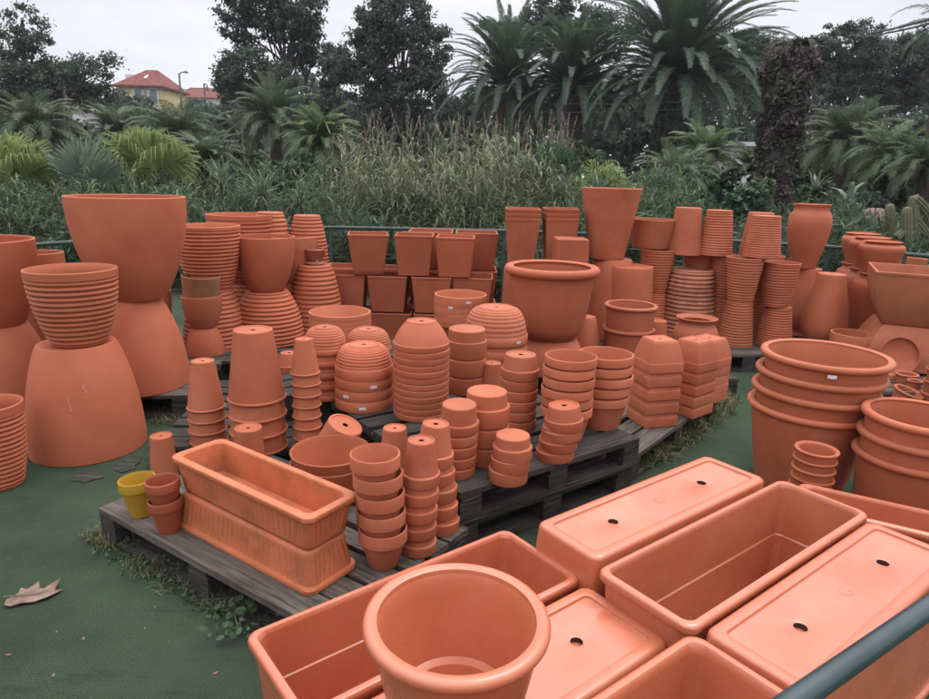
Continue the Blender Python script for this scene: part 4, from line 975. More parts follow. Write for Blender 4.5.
tree(556, 40, [(550, 8, 34, 14), (575, 22, 40, 16), (530, 30, 24, 14), (560, 40, 52, 18), (545, -8, 22, 12), (505, 34, 18, 8), (490, 26, 14, 4), (610, 24, 34, 14), (590, 44, 40, 18)],
     'flat-tiered dark cedar rising behind the palms', n=12000, clumps=260, spread=3.2, leaf_px=2.5, trunk_px=6, limbs=9, group=TB)
tree(742, 34, [(735, 56, 34, 22), (764, 54, 24, 20), (785, 66, 20, 20), (715, 52, 22, 14), (770, 78, 24, 22), (738, 84, 34, 22), (700, 60, 30, 20)], 'dark tree between the big palm and the ivy trunk', n=14000, clumps=170, spread=3.0, leaf_px=2.6, group=TB)
tree(848, 36, [(848, 50, 32, 24), (826, 56, 22, 22), (864, 66, 24, 22), (838, 80, 30, 22), (822, 38, 12, 10), (852, 30, 14, 6), (868, 44, 10, 10)], 'lacy round-topped gum tree right of the ivy trunk', 'leaf_gum', n=9800, clumps=260, spread=2.5, leaf_px=2.4, trunk_px=4.5, limbs=12, group=TB, elong=2.2)
tree(905, 37, [(905, 60, 28, 24), (888, 72, 24, 24), (920, 54, 22, 20), (900, 90, 30, 20), (930, 75, 24, 26), (888, 48, 8, 8)], 'lacy gum tree under the power cables at the right', 'leaf_gum', n=11500, clumps=230, spread=2.6, leaf_px=2.5, trunk_px=4, limbs=10, group=TB, elong=2.2)
# bushes that close the view under the trees
def bush(u, vt, ru, Y, leaf, label, n=4000, leaf_px=3.2, vb=None, name='bush', clumps=None, lobes=5):
    s = Y / F_PX; x, y, z = AY(u, vt, Y); r = empty(name, (x, y, 0)); tag(r, label, 'bush', 'bushes and hedges under the trees')
    R_ = random.Random(int(u * 7 + vt)); rz = z * .55; L = [(0, 0, z * .47, ru * s * .85, ru * s * .6, z * .5)]
    for i in range(lobes):
        f = R_.uniform(-.8, .8); hz = z * R_.uniform(.5, .8) * (1 - .25 * abs(f)); L.append((f * ru * s, R_.uniform(-.5, .2) * ru * s * .6, hz, ru * s * .35, ru * s * .3, z - hz if abs(f) < .5 else (z - hz) * .7))
    p = crown_points(L, n, clumps or max(40, n // 45), 3.4 * s); p = p[p[:, 2] > 0.02]
    link('foliage', np_mesh('foliage', leaf_quads(p, leaf_px * s), 4), M[leaf], r)
    mb = MB()
    for k in range(4): mb.tube([(0, 0, -.05), (R_.uniform(-.3, .3) * ru * s, 0, z * .4), (R_.uniform(-.6, .6) * ru * s, R_.uniform(-.3, .3) * ru * s, z * .8)], [1.2 * s, .8 * s, .3 * s], 6)
    mb.build('stem', M['bark_dark'], r); return r
for a in [(325, 92, 48, 38, 'leaf_dark', 'dark hedge below the two-stemmed tree', 9000), (395, 104, 52, 34, 'leaf_dark', 'dark undergrowth below the massive gum', 9000),
          (470, 90, 40, 40, 'leaf_dark', 'dark bush between the massive gum and the palms', 7000), (545, 78, 70, 39, 'leaf_dark', 'dark bank of shrubs behind the three palms', 9000),
          (640, 92, 60, 36, 'leaf_dark', 'dark bank behind the big palm trunk', 8000), (745, 112, 55, 32, 'leaf_dark', 'dark bank above the pale flat roof', 8000),
          (860, 100, 50, 33, 'leaf_dark', 'smooth dark shrub mass below the lacy gums', 10000), (930, 104, 40, 33, 'leaf_dark', 'dark shrub mass at the right edge under gums', 6000),
          (842, 116, 24, 22, 'leaf_olive', 'olive green rounded bush right of the ivy trunk', 4000), (890, 122, 22, 21, 'leaf_olive', 'olive green bush near the hanging dry fronds', 3600),
          (75, 118, 34, 32, 'leaf_dark', 'dark bush under the corner conifer', 5000), (12, 112, 44, 30, 'leaf_dark', 'dark bush below the corner conifer at left edge', 6000),
          (150, 113, 40, 44, 'leaf_mid', 'grey green bushes below the yellow house', 5000), (215, 112, 34, 42, 'leaf_mid', 'bushes below the hooked street lamp', 5000), (268, 96, 34, 40, 'leaf_dark', 'dark bush below the round dense tree', 5000),
          (120, 132, 42, 17, 'leaf_mid', 'shaded shrubs behind the bright fan palm', 6000), (220, 138, 46, 16, 'leaf_mid', 'shaded shrubs behind the spiky yucca', 6500),
          (300, 150, 36, 14, 'leaf_shrub', 'low shrubs in front of the feathery palm', 5000), (40, 150, 50, 14, 'leaf_mid', 'shaded shrubs at the left behind fan leaves', 6500),
          (470, 132, 60, 20, 'leaf_mid', 'shaded shrubs behind the reed plumes', 7000), (580, 140, 50, 18, 'leaf_mid', 'shaded shrubs behind the green fan palm', 6000),
          (716, 164, 30, 14, 'leaf_shrub', 'leafy blue green shrub left of the ivy trunk', 6500), (760, 176, 30, 11.5, 'leaf_shrub', 'glossy shrub at the foot of the ivy trunk', 6500),
          (690, 178, 40, 12, 'leaf_mid', 'low shrubs behind the tapered pots', 5500), (625, 190, 34, 11, 'leaf_shrub', 'low shrubs behind the tallest tapered pot', 4500),
          (860, 186, 34, 13, 'leaf_dark', 'dark shrub behind the squat urns', 6500), (905, 160, 36, 15, 'leaf_mid', 'shaded shrubs behind the cacti', 6000), (815, 182, 26, 12, 'leaf_mid', 'shaded shrubs behind the standing amphora', 4500),
          (700, 120, 40, 24, 'leaf_dark', 'dark shrub beside the ivied palm trunk', 6000), (800, 134, 36, 24, 'leaf_dark', 'dark shrub behind the ivy trunk', 6000)]:
    bush(*a)

# ---- palms
def frond_tris(c, az, el, L, droop, M_=34, lf=.32, w=.02, ang=52, sag=.35, twist=0.0, start=.12):
    K = 16; e = el; p = np.array(c, float); pts = [p.copy()]; tn = []
    for k in range(K):
        d = np.array([math.cos(az) * math.cos(e), math.sin(az) * math.cos(e), math.sin(e)]); tn.append(d)
        p = p + d * L / K; pts.append(p.copy()); e -= droop * (.4 + 1.2 * k / K) / K
    tn.append(tn[-1]); pts = np.array(pts); tn = np.array(tn)
    s = np.linspace(start, .995, M_); xi = s * K; i0 = np.minimum(xi.astype(int), K - 1); f = (xi - i0)[:, None]
    P_ = pts[i0] * (1 - f) + pts[i0 + 1] * f; T = unit(tn[i0] * (1 - f) + tn[i0 + 1] * f)
    side = unit(np.cross(T, np.array([0, 0, 1.]) + 0 * T)); up = np.cross(side, T)
    ll = lf * L * np.clip(np.sin(PI * (.10 + .84 * s)), .05, 1) ** .7; out = []
    a = math.radians(ang) * (1.05 - .45 * s)
    for sg in (-1, 1):
        d = T * np.cos(a)[:, None] + side * (sg * np.sin(a))[:, None] + up * .28 + rng.normal(size=P_.shape) * .06
        d = unit(d); tip = P_ + d * ll[:, None] * rng.uniform(.85, 1.1, (len(s), 1)); tip[:, 2] -= sag * ll
        mid = P_ + d * ll[:, None] * .55; mid[:, 2] -= sag * .18 * ll
        ww = T * w
        out.append(np.stack([P_ - ww * .6, P_ + ww * .6, mid + ww], 1)); out.append(np.stack([P_ - ww * .6, mid + ww, mid - ww], 1)); out.append(np.stack([mid - ww, mid + ww, tip], 1))
    rw = side * 0; rb = []
    sd = unit(np.cross(tn, np.array([0, 0, 1.]) + 0 * tn)); wr = np.linspace(1.6, .3, K + 1)[:, None] * w
    A, B = pts - sd * wr, pts + sd * wr
    rb = np.concatenate([np.stack([A[:-1], B[:-1], B[1:]], 1), np.stack([A[:-1], B[1:], A[1:]], 1)])
    return np.concatenate(out + [rb])
def palm(u, v, Y, Lpx, n, label, mat='palm', trunk_px=20, el=(-55, 85), droop=(1.1, 1.9), M_=40, lf=.26, w_px=.8, skirt=0, ivy=False, name='palm_tree', sag=.35, bulb=True, group='date palms'):
    s = Y / F_PX; x, y, z = AY(u, v, Y); r = empty(name, (x, y, 0)); tag(r, label, 'palm tree', group)
    tr = []
    for k in range(n):
        e = el[0] + (el[1] - el[0]) * ((k + .5) / n) ** .85; az = k * 2.39996 + rng.uniform(-.2, .2)
        tr.append(frond_tris((0, 0, z + 2 * s), az, math.radians(e), Lpx * s * rng.uniform(.85, 1.08), rng.uniform(*droop) * (1.0 if e < 50 else .8), M_, lf, w_px * s, sag=sag))
    link('crown', np_mesh('crown', np.concatenate(tr), 3), M[mat], r)
    if trunk_px:
        mb = MB(); R = trunk_px * s / 2; mb.tube([(0, 0, -.1), (0, 0, z * .5), (0, 0, z - 1.4 * R), (0, 0, z - .3 * R), (0, 0, z + .5 * R)], [R * 1.1, R, R * 1.02, R * 1.25 if bulb else R, R * .5], 14)
        tk = mb.build('trunk', M['bark'], r)
    if skirt:
        dd = [frond_tris((0, 0, z - 1 * s), k * 2.4 + rng.uniform(-.3, .3), math.radians(rng.uniform(-80, -45)), Lpx * s * rng.uniform(.35, .7), .5, 18, .3, w_px * s, sag=.6) for k in range(skirt)]
        link('dead_fronds', np_mesh('dead fronds', np.concatenate(dd), 3), M['dead_frond'], r)
    if ivy:
        m = 6500; a = rng.uniform(0, 2 * PI, m); zz = rng.uniform(0, z * .93, m); R2 = R * (1.12 + .12 * np.sin(zz * 2.3 + a * 3)) * rng.uniform(.92, 1.12, m)
        link('ivy', np_mesh('ivy', leaf_quads(np.stack([R2 * np.cos(a), R2 * np.sin(a), zz], 1), 2.4 * s, 1.2), 4), M['leaf_shrub'], r)
    return r
palm(678, 80, 25, 112, 210, 'biggest date palm with a huge arching crown and ivied trunk', trunk_px=30, ivy=True, skirt=0, el=(-12, 88), M_=150, w_px=.36, lf=.095, droop=(.85, 1.75), sag=.15)
palm(572, 92, 27, 78, 115, 'date palm left of the biggest one, crown overlapping', trunk_px=24, el=(-12, 88), M_=130, w_px=.4, lf=.10, droop=(1.1, 2.0), sag=.15)
palm(508, 92, 29, 80, 110, 'leftmost of the three big date palms', trunk_px=24, el=(-12, 88), M_=130, w_px=.4, lf=.10, droop=(1.1, 2.0), sag=.15)
palm(962, 34, 14, 66, 34, 'palm at the right edge with hanging grey dry fronds', trunk_px=26, skirt=110, el=(-5, 85), M_=44, w_px=.5, lf=.16)
SP = 'small bushy palms between the shrubs'
palm(36, 138, 17, 56, 66, 'dark drooping bushy palm at the left edge', 'palm_dull', 14, (-25, 80), (1.6, 2.4), 62, .24, .42, group=SP)
palm(178, 146, 18, 52, 58, 'dark bushy palm below the yellow house', 'palm_dull', 12, (-20, 80), (1.5, 2.3), 62, .24, .42, group=SP)
palm(118, 138, 21, 38, 46, 'grey green palm in front of the yellow house corner', 'palm_dull', 12, (-20, 80), (1.3, 2.2), 56, .24, .42, group=SP)
palm(274, 128, 20, 52, 63, 'bushy palm with pale upright fronds left of centre', 'palm_dull', 12, (-15, 88), (1.0, 2.0), 62, .24, .42, group=SP)
palm(322, 150, 15, 46, 72, 'feathery light green palm left of the reeds', 'palm_light', 10, (0, 85), (1.3, 2.3), 62, .24, .42, group=SP)
palm(705, 162, 15, 46, 49, 'yellowish ground palm below the biggest date palm', 'palm_light', 8, (0, 75), (1.3, 2.2), 56, .24, .42, group=SP)
palm(672, 186, 12.5, 50, 43, 'low arching palm behind the upturned ribbed pots', 'palm_dull', 8, (5, 75), (1.3, 2.2), 56, .24, .42, group=SP)
palm(845, 150, 17, 54, 63, 'bushy green palm right of the ivy trunk', 'palm_dull', 10, (-10, 82), (1.4, 2.2), 62, .24, .42, group=SP)
palm(893, 165, 15, 50, 52, 'olive drooping palm behind the cacti', 'palm_light', 8, (-10, 80), (1.4, 2.2), 56, .24, .42, group=SP)
palm(925, 172, 13, 46, 46, 'dark low palm at the right edge behind cacti', 'palm_dull', 8, (-10, 80), (1.4, 2.2), 56, .24, .42, group=SP)
palm(752, 178, 14, 40, 43, 'dark palm fronds left beside the ivy trunk', 'palm_dull', 8, (0, 80), (1.2, 2.0), 56, .24, .42, group=SP)
palm(205, 168, 12, 44, 52, 'dark arching palm behind the tall left pots', 'palm_dull', 8, (0, 80), (1.4, 2.4), 56, .24, .42, group=SP)

# ivy covered dead trunk
x, y, z = AY(793, 42, 12.5); s = 12.5 / F_PX
r = empty('ivy_trunk', (x, y, 0)); tag(r, 'thick dead palm trunk clad in brown ivy', 'tree')
mb = MB(); mb.tube([(-.1, 0, -.1), (-.1, 0, z * .4), (.0, 0, z * .75), (.05, 0, z * .97)], [11 * s, 12 * s, 14 * s, 8 * s], 14); mb.build('trunk', M['bark_dark'], r)
m = 21000; a = rng.uniform(0, 2 * PI, m); zz = z * rng.uniform(0, 1, m) ** .8; prof = s * (14.5 + 5.5 * np.clip((zz / z - .5) / .3, 0, 1) - 9 * np.clip((zz / z - .9) / .1, 0, 1) + 2.6 * np.sin(zz * 4.1 + 2 * a) + 1.8 * np.sin(zz * 9 - 3 * a) + 1.2 * np.sin(zz * 17 + a))
R2 = prof * rng.normal(1, .085, m); link('ivy', np_mesh('ivy', leaf_quads(np.stack([R2 * np.cos(a), R2 * np.sin(a), zz], 1), 3.3 * s, 1.4), 4), M['ivy'], r)
tw = np.concatenate([frond_tris((0, 0, z * .95), rng.uniform(0, 6.28), rng.uniform(.4, 1.4), rng.uniform(.25, .6), 3.2, 16, .4, .012) for _ in range(40)])
link('twigs', np_mesh('twigs', tw, 3), M['ivy'], r)

# ---- fan palms
def fan_tris(hub, d, nrm, L, span, nb, droop, w):
    """pleated fan: blades round direction d in the plane with normal nrm"""
    d = d / np.linalg.norm(d); nrm = nrm / np.linalg.norm(nrm); sd = np.cross(nrm, d); out = []
    for k in range(nb):
        a = (k / (nb - 1) - .5) * span + rng.normal() * .015; b = d * math.cos(a) + sd * math.sin(a); t = d * -math.sin(a) + sd * math.cos(a)
        l = L * (1 - .22 * abs(a / (span / 2)) ** 2) * rng.uniform(.92, 1.05); zg = nrm * (w * .5 if k % 2 else -w * .5)
        p0, p1 = hub + b * l * .05, hub + b * l * .55 + zg; p2 = hub + b * l * .82 + zg - np.array([0, 0, droop * l * .16]); p3 = hub + b * l + zg * 0 - np.array([0, 0, droop * l * .5])
        w1 = math.sin(span / nb / 2) * l * .55 * 1.25
        out += [[p0, p1 - t * w1, p1 + t * w1], [p1 - t * w1, p2 - t * w * .6, p2 + t * w * .6], [p1 - t * w1, p2 + t * w * .6, p1 + t * w1], [p2 - t * w * .6, p3, p2 + t * w * .6]]
    return np.array(out)
def fan_palm(u, v, Y, Lpx, n, mat, label, spread=1.0, droop=.5, zlow=None, pet=.6, el=(5, 85), span=3.6, nb=30, w_px=1.2, azs=None, group='fan palms behind the rail'):
    s = Y / F_PX; x, y, z = AY(u, v, Y); r = empty('fan_palm', (x, y, 0)); tag(r, label, 'fan palm', group); z0 = max(.25, z - Lpx * s * pet * 1.1); tr = []; mb = MB()
    for k in range(n):
        az = azs[k] if azs else k * 2.4 + rng.uniform(-.3, .3); e = math.radians(el[0] + (el[1] - el[0]) * (k + .5) / n)
        d = np.array([math.cos(az) * math.cos(e), math.sin(az) * math.cos(e), math.sin(e)]); hub = np.array([0, 0, z0]) + d * Lpx * s * pet * spread
        nr = np.array([-d[1], d[0], 0]); nr = nr / max(1e-6, np.linalg.norm(nr)); nn = np.cross(d, nr); f = d * .9 + np.array([0, 0, .25])
        tr.append(fan_tris(hub, f, nn, Lpx * s * rng.uniform(.85, 1.05), span, nb, droop, w_px * s)); mb.tube([(0, 0, z0 - .1), tuple(hub * .5 + np.array([0, 0, z0 * .5 + .02])), tuple(hub)], [.018, .012, .008], 6)
    link('fan_leaves', np_mesh('fan leaves', np.concatenate(tr), 3), M[mat], r); mb.build('leaf_stalks', M[mat], r)
    mb = MB(); mb.tube([(0, 0, -.1), (0, 0, z0)], [.11, .09], 10); mb.build('trunk', M['bark'], r); return r
fan_palm(8, 164, 9.5, 58, 8, 'fan_bright', 'bright green fan palm at the left edge', droop=.95, nb=34, el=(35, 86), azs=[-.6, -2.4, 3.0, .1, -1.2, -2.0, -1.57, 1.5, -1.3], pet=.5, w_px=1.0)
fan_palm(147, 158, 10.5, 54, 7, 'fan_bright', 'yellow green fan palm with drooping leaf tips', droop=1.1, nb=34, el=(40, 88), azs=[-.5, -2.6, -2.1, -.9, -1.2, -1.8, 1.6, -1.5], pet=.5, w_px=1.0)
fan_palm(84, 174, 9.6, 46, 5, 'fan_blue', 'pale blue green fan palm between two bright ones', droop=.2, nb=26, el=(35, 88), span=3.0, azs=[-.4, -2.7, -1.0, -2.2, 1.6, -1.4, -1.7], pet=.45)
fan_palm(549, 166, 10, 34, 6, 'fan_dark', 'dark green fan palm right of the reeds', droop=.2, nb=24, el=(20, 85), span=3.0, azs=[-2.2, 2.8, -1.2, -.2, -1.7, .9])
fan_palm(603, 174, 11, 28, 6, 'fan_bright', 'small bright fan palm left of the tallest tapered pot', droop=.8, nb=28)
fan_palm(655, 182, 11, 26, 5, 'fan_dark', 'small dull fan palm behind the upturned plain pot', droop=.4, nb=24)
# spiky yucca-like rosettes
def rosette(u, v, Y, Lpx, n, mat, label, w_px=1.6, name='yucca', bend=.35, stem=True):
    s = Y / F_PX; x, y, z = AY(u, v, Y); r = empty(name, (x, y, 0)); tag(r, label, 'plant', 'spiky rosette plants'); tr = []
    for k in range(n):
        az = k * 2.4; e = math.radians(-10 + 95 * (k + .5) / n); L = Lpx * s * rng.uniform(.8, 1.1); p = np.array([0, 0, z]); ps = [p]
        for q in range(4):
            d = np.array([math.cos(az) * math.cos(e), math.sin(az) * math.cos(e), math.sin(e)]); p = p + d * L / 4; ps.append(p); e -= bend * .4
        sd = np.array([-math.sin(az), math.cos(az), 0]); ws = [w_px * s * q for q in (.7, 1, .8, .5, .02)]
        for q in range(4):
            a_, b_, c_, d_ = ps[q] - sd * ws[q], ps[q] + sd * ws[q], ps[q + 1] + sd * ws[q + 1], ps[q + 1] - sd * ws[q + 1]; tr += [[a_, b_, c_], [a_, c_, d_]]
    link('leaves', np_mesh('leaves', np.array(tr), 3), M[mat], r)
    mb = MB(); mb.tube([(0, 0, -.1), (0, 0, z)], [.07, .05], 8); mb.build('stem', M['bark'], r)
rosette(262, 196, 9, 40, 34, 'reed_green', 'spiky grass-like yucca above the ribbed pots')
rosette(222, 186, 10.5, 32, 26, 'palm_dull', 'dark spiky yucca left of the grass-like one')
rosette(598, 196, 10, 26, 24, 'fan_blue', 'grey spiky yucca behind the tallest tapered pot')
rosette(560, 200, 9, 34, 40, 'reed_green', 'grassy tuft behind the tall slim planters', 1.0, bend=1.3)
rosette(815, 192, 12, 26, 16, 'fan_blue', 'pale broad-leaved plant behind the amphora', 2.4)
rosette(848, 205, 12, 40, 9, 'fan_blue', 'arching banana-like fronds right of the amphora', 3.0, bend=1.1)
rosette(300, 205, 9, 30, 40, 'reed_green', 'grassy clump behind the tall ribbed pot', 1.0, bend=1.2)
rosette(186, 208, 8.6, 30, 40, 'reed_green', 'grassy clump right of the tallest left pot', 1.0, bend=1.2)

# ---- reeds (nobody could count them)
def blades(base, n_leaf, Hs, L, w, dr=(1.2, 2.6)):
    tr = []
    for (x, y, h0) in base:
        H = h0 * rng.uniform(.75, 1.12); lx, ly = rng.normal(0, .07, 2)
        st = np.array([x, y, 0.]); tp = np.array([x + lx * H, y + ly * H, H]); sd = np.array([.006, 0, 0])
        tr += [[st - sd, st + sd, tp], ]
        for k in range(n_leaf):
            f = .25 + .75 * (k + rng.uniform(0, 1)) / n_leaf; p = st + (tp - st) * f; az = rng.uniform(0, 2 * PI); e = rng.uniform(.75, 1.4); l = L * rng.uniform(.6, 1.2) * (1.1 - .4 * f); b = rng.uniform(*dr); ww = w * rng.uniform(.7, 1.2)
            q = p; sdv = np.array([-math.sin(az), math.cos(az), 0]) * ww; pw = .6
            for t_, nw in ((1, 1.), (2, .75), (3, .02)):
                d = np.array([math.cos(az) * math.cos(e), math.sin(az) * math.cos(e), math.sin(e)]); nq = q + d * l / 3; e -= b / 2.2
                tr += [[q - sdv * pw, q + sdv * pw, nq + sdv * nw], [q - sdv * pw, nq + sdv * nw, nq - sdv * nw]]; q = nq; pw = nw
    return np.array(tr)
def scatter_px(n, u0, u1, Y0, Y1, vt_fn):
    out = []
    for _ in range(n):
        u, Y = rng.uniform(u0, u1), rng.uniform(Y0, Y1); x, y, z = AY(u, vt_fn(u) + rng.uniform(-4, 10), Y); out.append((x, y, max(.5, z)))
    return out
R1 = blades(scatter_px(300, 345, 562, 8.4, 11.5, lambda u: 152 + 14 * math.sin(u * .13) * math.sin(u * .047 + 1) + rng.uniform(-12, 16)), 14, 2, .55, .0135)
o = link('reeds', np_mesh('reeds', R1, 3), M['reed']); tag(o, 'dense bed of pale green reeds behind the cube planters', 'reeds', kind='stuff')
R2 = np.concatenate([blades(scatter_px(140, 540, 700, 8.8, 11, lambda u: 172), 11, 2, .45, .011), blades(scatter_px(110, 175, 370, 8.4, 11.5, lambda u: 170 + 10 * math.sin(u * .11)), 11, 2, .5, .011),
                     blades(scatter_px(150, -40, 200, 7.6, 10, lambda u: 188), 11, 2, .42, .011), blades(scatter_px(60, 340, 620, 7.7, 8.6, lambda u: 205), 12, 2, .4, .011)])
o = link('tall_grass', np_mesh('tall grass', R2, 3), M['reed_green']); tag(o, 'darker green tall grass and canes along the rail', 'grass', kind='stuff')
# plumes: stalk with a narrow feathery head
pl = []
def plume(u, v, Y, hl):
    x, y, z = AY(u, v, Y); b = np.array([x + rng.normal(0, .05), y, .3]); t = np.array([x, y, z]); sd = np.array([.006, 0, 0]); pl.extend([[b - sd, b + sd, t]])
    s = Y / F_PX; lean = np.array([rng.normal(0, .06), 0, 0])
    for k in range(26):
        f = k / 26; c = t - np.array([0, 0, hl * s * f]) + lean * (1 - f); az = rng.uniform(0, 6.28); w_ = s * 2.0 * math.sin(PI * (.12 + .8 * f)); d = np.array([math.cos(az), math.sin(az), 1.4]) * w_
        q = np.array([-math.sin(az), math.cos(az), 0]) * s * .35; pl.append([c - q, c + q, c + d])
for _ in range(150): plume(rng.uniform(362, 575), rng.uniform(108, 158), rng.uniform(11, 14), rng.uniform(14, 26))
for u, v in ((225, 140), (231, 135), (243, 128), (268, 128), (187, 142), (193, 138), (60, 85), (64, 82), (79, 98), (300, 150), (215, 160), (252, 170), (330, 134), (345, 128), (352, 140)): plume(u, v, 12, 34)
o = link('reed_plumes', np_mesh('reed plumes', np.array(pl), 3), M['plume']); tag(o, 'thin pale brown reed plumes standing above the greenery', 'reeds', kind='stuff')

# undergrowth along the rail
m = 110000; yy = 7.4 + 7 * rng.uniform(0, 1, m) ** 1.3; xx = rng.uniform(-1.05, 1.05, m) * (yy * .75 + 1.5); hh = .75 + .35 * np.sin(xx * 1.7 + yy) * np.cos(yy * 2.1 - xx * .6) + .04 * (yy - 7)
fy = np.interp(xx, [-9, -3.5, 1, 6, 9], [5.9, 7.2, 7.3, 6.7, 6.2]); ok = yy > fy
p = np.stack([xx, yy, hh * rng.uniform(0.02, 1, m) ** .7], 1)[ok]
o = link('undergrowth', np_mesh('undergrowth', leaf_quads(p, .030, 6.5, .55), 4), M['leaf_mid']); tag(o, 'low dark leafy undergrowth just beyond the rail', 'undergrowth', kind='stuff')

# ---- cacti in a raised place at the right
def cactus(u, v, vb, Y, R, label, bend=0.0, arms=()):
    s = Y / F_PX; x, y, z = AY(u, v, Y); r = empty('cactus', (x, y, 0)); tag(r, label, 'cactus', 'columnar cacti at the right')
    def col(path, rad, nm, par):
        mb = MB(); n = 40; rings = []
        P0 = [Vector(q) for q in path]
        for i, q in enumerate(P0):
            t = (P0[min(i + 1, len(P0) - 1)] - P0[max(i - 1, 0)]).normalized(); a = t.cross(Vector((0, 1, 0.01))).normalized(); b = t.cross(a)
            k = 1.0 if i < len(P0) - 3 else (.86, .6, .12)[i - len(P0) + 3]
            rings.append([q + (a * math.cos(2 * PI * j / n) + b * math.sin(2 * PI * j / n)) * rad * k * (1 + .13 * math.cos(10 * 2 * PI * j / n)) for j in range(n)])
        mb.loft(rings, True, True); c = mb.build(nm, M['cactus'], par)
        sp = []
        for q in P0[:-1]:
            pass
        for _ in range(900):
            i = rng.integers(0, len(P0) - 1); q = P0[i].lerp(P0[i + 1], rng.uniform(0, 1)); th = round(rng.uniform(0, 10)) * 2 * PI / 10; d = Vector((math.cos(th), math.sin(th), rng.uniform(-.4, .6)))
            e = q + Vector((d.x, d.y, 0)) * rad * 1.08 * (1 if i < len(P0) - 3 else .7); sp.append([tuple(e + Vector((0, 0, .0012))), tuple(e - Vector((0, 0, .0012))), tuple(e + d * .014 + Vector((rng.normal(0, .004), 0, 0)))])
        link('spines', np_mesh('spines', np.array(sp), 3), M['reed'], c)
    def path(u0, v0, u1, v1, bz=0):
        a, b = AY(u0, v0, Y), AY(u1, v1, Y); a = (a[0] - x, 0, a[2]); b = (b[0] - x, 0, b[2]); N = 12
        return [(a[0] + (b[0] - a[0]) * f + bz * s * math.sin(PI * f), 0, a[2] + (b[2] - a[2]) * f) for f in [i / N for i in range(N - 1)] + [.95, .985, 1.0]]
    pb = path(u + bend, vb, u, v); pb = [(pb[0][0], 0, -.05)] + pb; col(pb, R * s, 'column', r)
    for (u0, v0, u1, v1, bz, rr) in arms: col(path(u0, v0, u1, v1, bz), rr * s, 'arm', r)
cactus(890, 204, 240, 8.5, 3.8, 'single short cactus column left of the others')
cactus(907, 207, 245, 8.3, 4.0, 'middle cactus column with a pale woolly tip', 0, ((903, 232, 896, 238, 0, 3.6), ))
cactus(913, 196, 250, 8.8, 4.2, 'tallest cactus with drooping arms at the right edge', 2, ((914, 198, 931, 226, 5, 4.2), (915, 220, 926, 255, 7, 3.8)))
# brown clay mound jar behind
x, y, z = AY(876, 208, 11); s = 11 / F_PX
mb = MB(); mb.revolve([(.001, z), (6 * s, z - .4 * s), (13 * s, z - 6 * s), (18 * s, z - 20 * s), (20 * s, z - 36 * s), (18 * s, 0), (.001, 0)], 48)
o = mb.build('clay_oven', M['clay_mound']); o.location = (x, y, 0); tag(o, 'brown rounded clay mound among shrubs left of cacti', 'clay mound')

# ---- weeds and grass at the pallets
def tufts(name, pts, mat, label, hgt, n=14, w=.004):
    tr = []
    for (x, y) in pts:
        for k in range(n):
            az = rng.uniform(0, 6.28); e = rng.uniform(.5, 1.4); l = hgt * rng.uniform(.4, 1.1); p = np.array([x + rng.normal(0, .02), y + rng.normal(0, .02), .001]); sd = np.array([-math.sin(az), math.cos(az), 0]) * w
            for q, (w0, w1) in enumerate(((1, .8), (.8, .05))):
                d = np.array([math.cos(az) * math.cos(e), math.sin(az) * math.cos(e), math.sin(e)]); p2 = p + d * l / 2; tr += [[p - sd * w0, p + sd * w0, p2 + sd * w1], [p - sd * w0, p2 + sd * w1, p2 - sd * w1]]; p = p2; e -= .7
    o = link(name, np_mesh(name, np.array(tr), 3), M[mat]); tag(o, label, 'grass', kind='stuff')
e_a, e_b = G(630, 470, 0), G(722, 402, 0)
pts = [(e_a[0] + (e_b[0] - e_a[0]) * t + rng.normal(0, .045), e_a[1] + (e_b[1] - e_a[1]) * t + rng.normal(0, .045)) for t in rng.uniform(0, 1, 190)]
tufts('grass', pts, 'grass', 'grass growing along the pallet edge on the turf', .12)
w_a, w_b = G(100, 535, 0), G(280, 650, 0)
pts = [(w_a[0] + (w_b[0] - w_a[0]) * t + rng.normal(0, .03), w_a[1] + (w_b[1] - w_a[1]) * t + rng.normal(0, .03)) for t in np.concatenate([rng.uniform(0, .12, 22), rng.uniform(0, 1, 26)])]
tufts('grass', pts, 'grass', 'thin grass wisps under the near pallet edge', .07, 8, .0025)
pts = [G(rng.uniform(150, 195), rng.uniform(395, 425), 0) for _ in range(90)]
tufts('grass', pts, 'grass', 'grass patch between the left pots and pallets', .05, 10, .003)
wl = []; rl = []
for _ in range(150):
    t = rng.uniform(.15, .95); c = np.array([w_a[0] + (w_b[0] - w_a[0]) * t + rng.normal(0, .035), w_a[1] + (w_b[1] - w_a[1]) * t + rng.normal(0, .03), rng.uniform(.004, .03)]); wl.append(c)
q = leaf_quads(np.array(wl).repeat(5, 0) + rng.normal(0, .012, (750, 3)) * np.array([1, 1, .5]), .011, 1.3)
wc = G(238, 628, 0); c2_ = np.array([[wc[0] + rng.normal(0, .05), wc[1] + rng.normal(0, .045), rng.uniform(.02, .09)] for _ in range(44)])
def round_leaves(c, r):
    n = len(c); nrm = unit(rng.normal(size=(n, 3)) * .5 + np.array([0, -.3, 1])); a = unit(np.cross(nrm, rand_dir(n))); b = np.cross(nrm, a); k = 8
    R_ = (r * rng.uniform(.6, 1.2, n))[:, None]
    return np.stack([c + (a * math.cos(2 * PI * j / k) + b * math.sin(2 * PI * j / k) * .85) * R_ for j in range(k)], 1)
q8 = round_leaves(c2_, .013)
me = np_mesh('weeds small', q, 4); o = link('weeds', me, M['weed']); tag(o, 'tiny creeping weeds beneath the near pallet edge', 'weeds', kind='stuff')
o = link('weeds', np_mesh('weeds round', q8, 8), M['weed']); tag(o, 'round-leaved weed clump by the front left trough', 'weeds', kind='stuff')
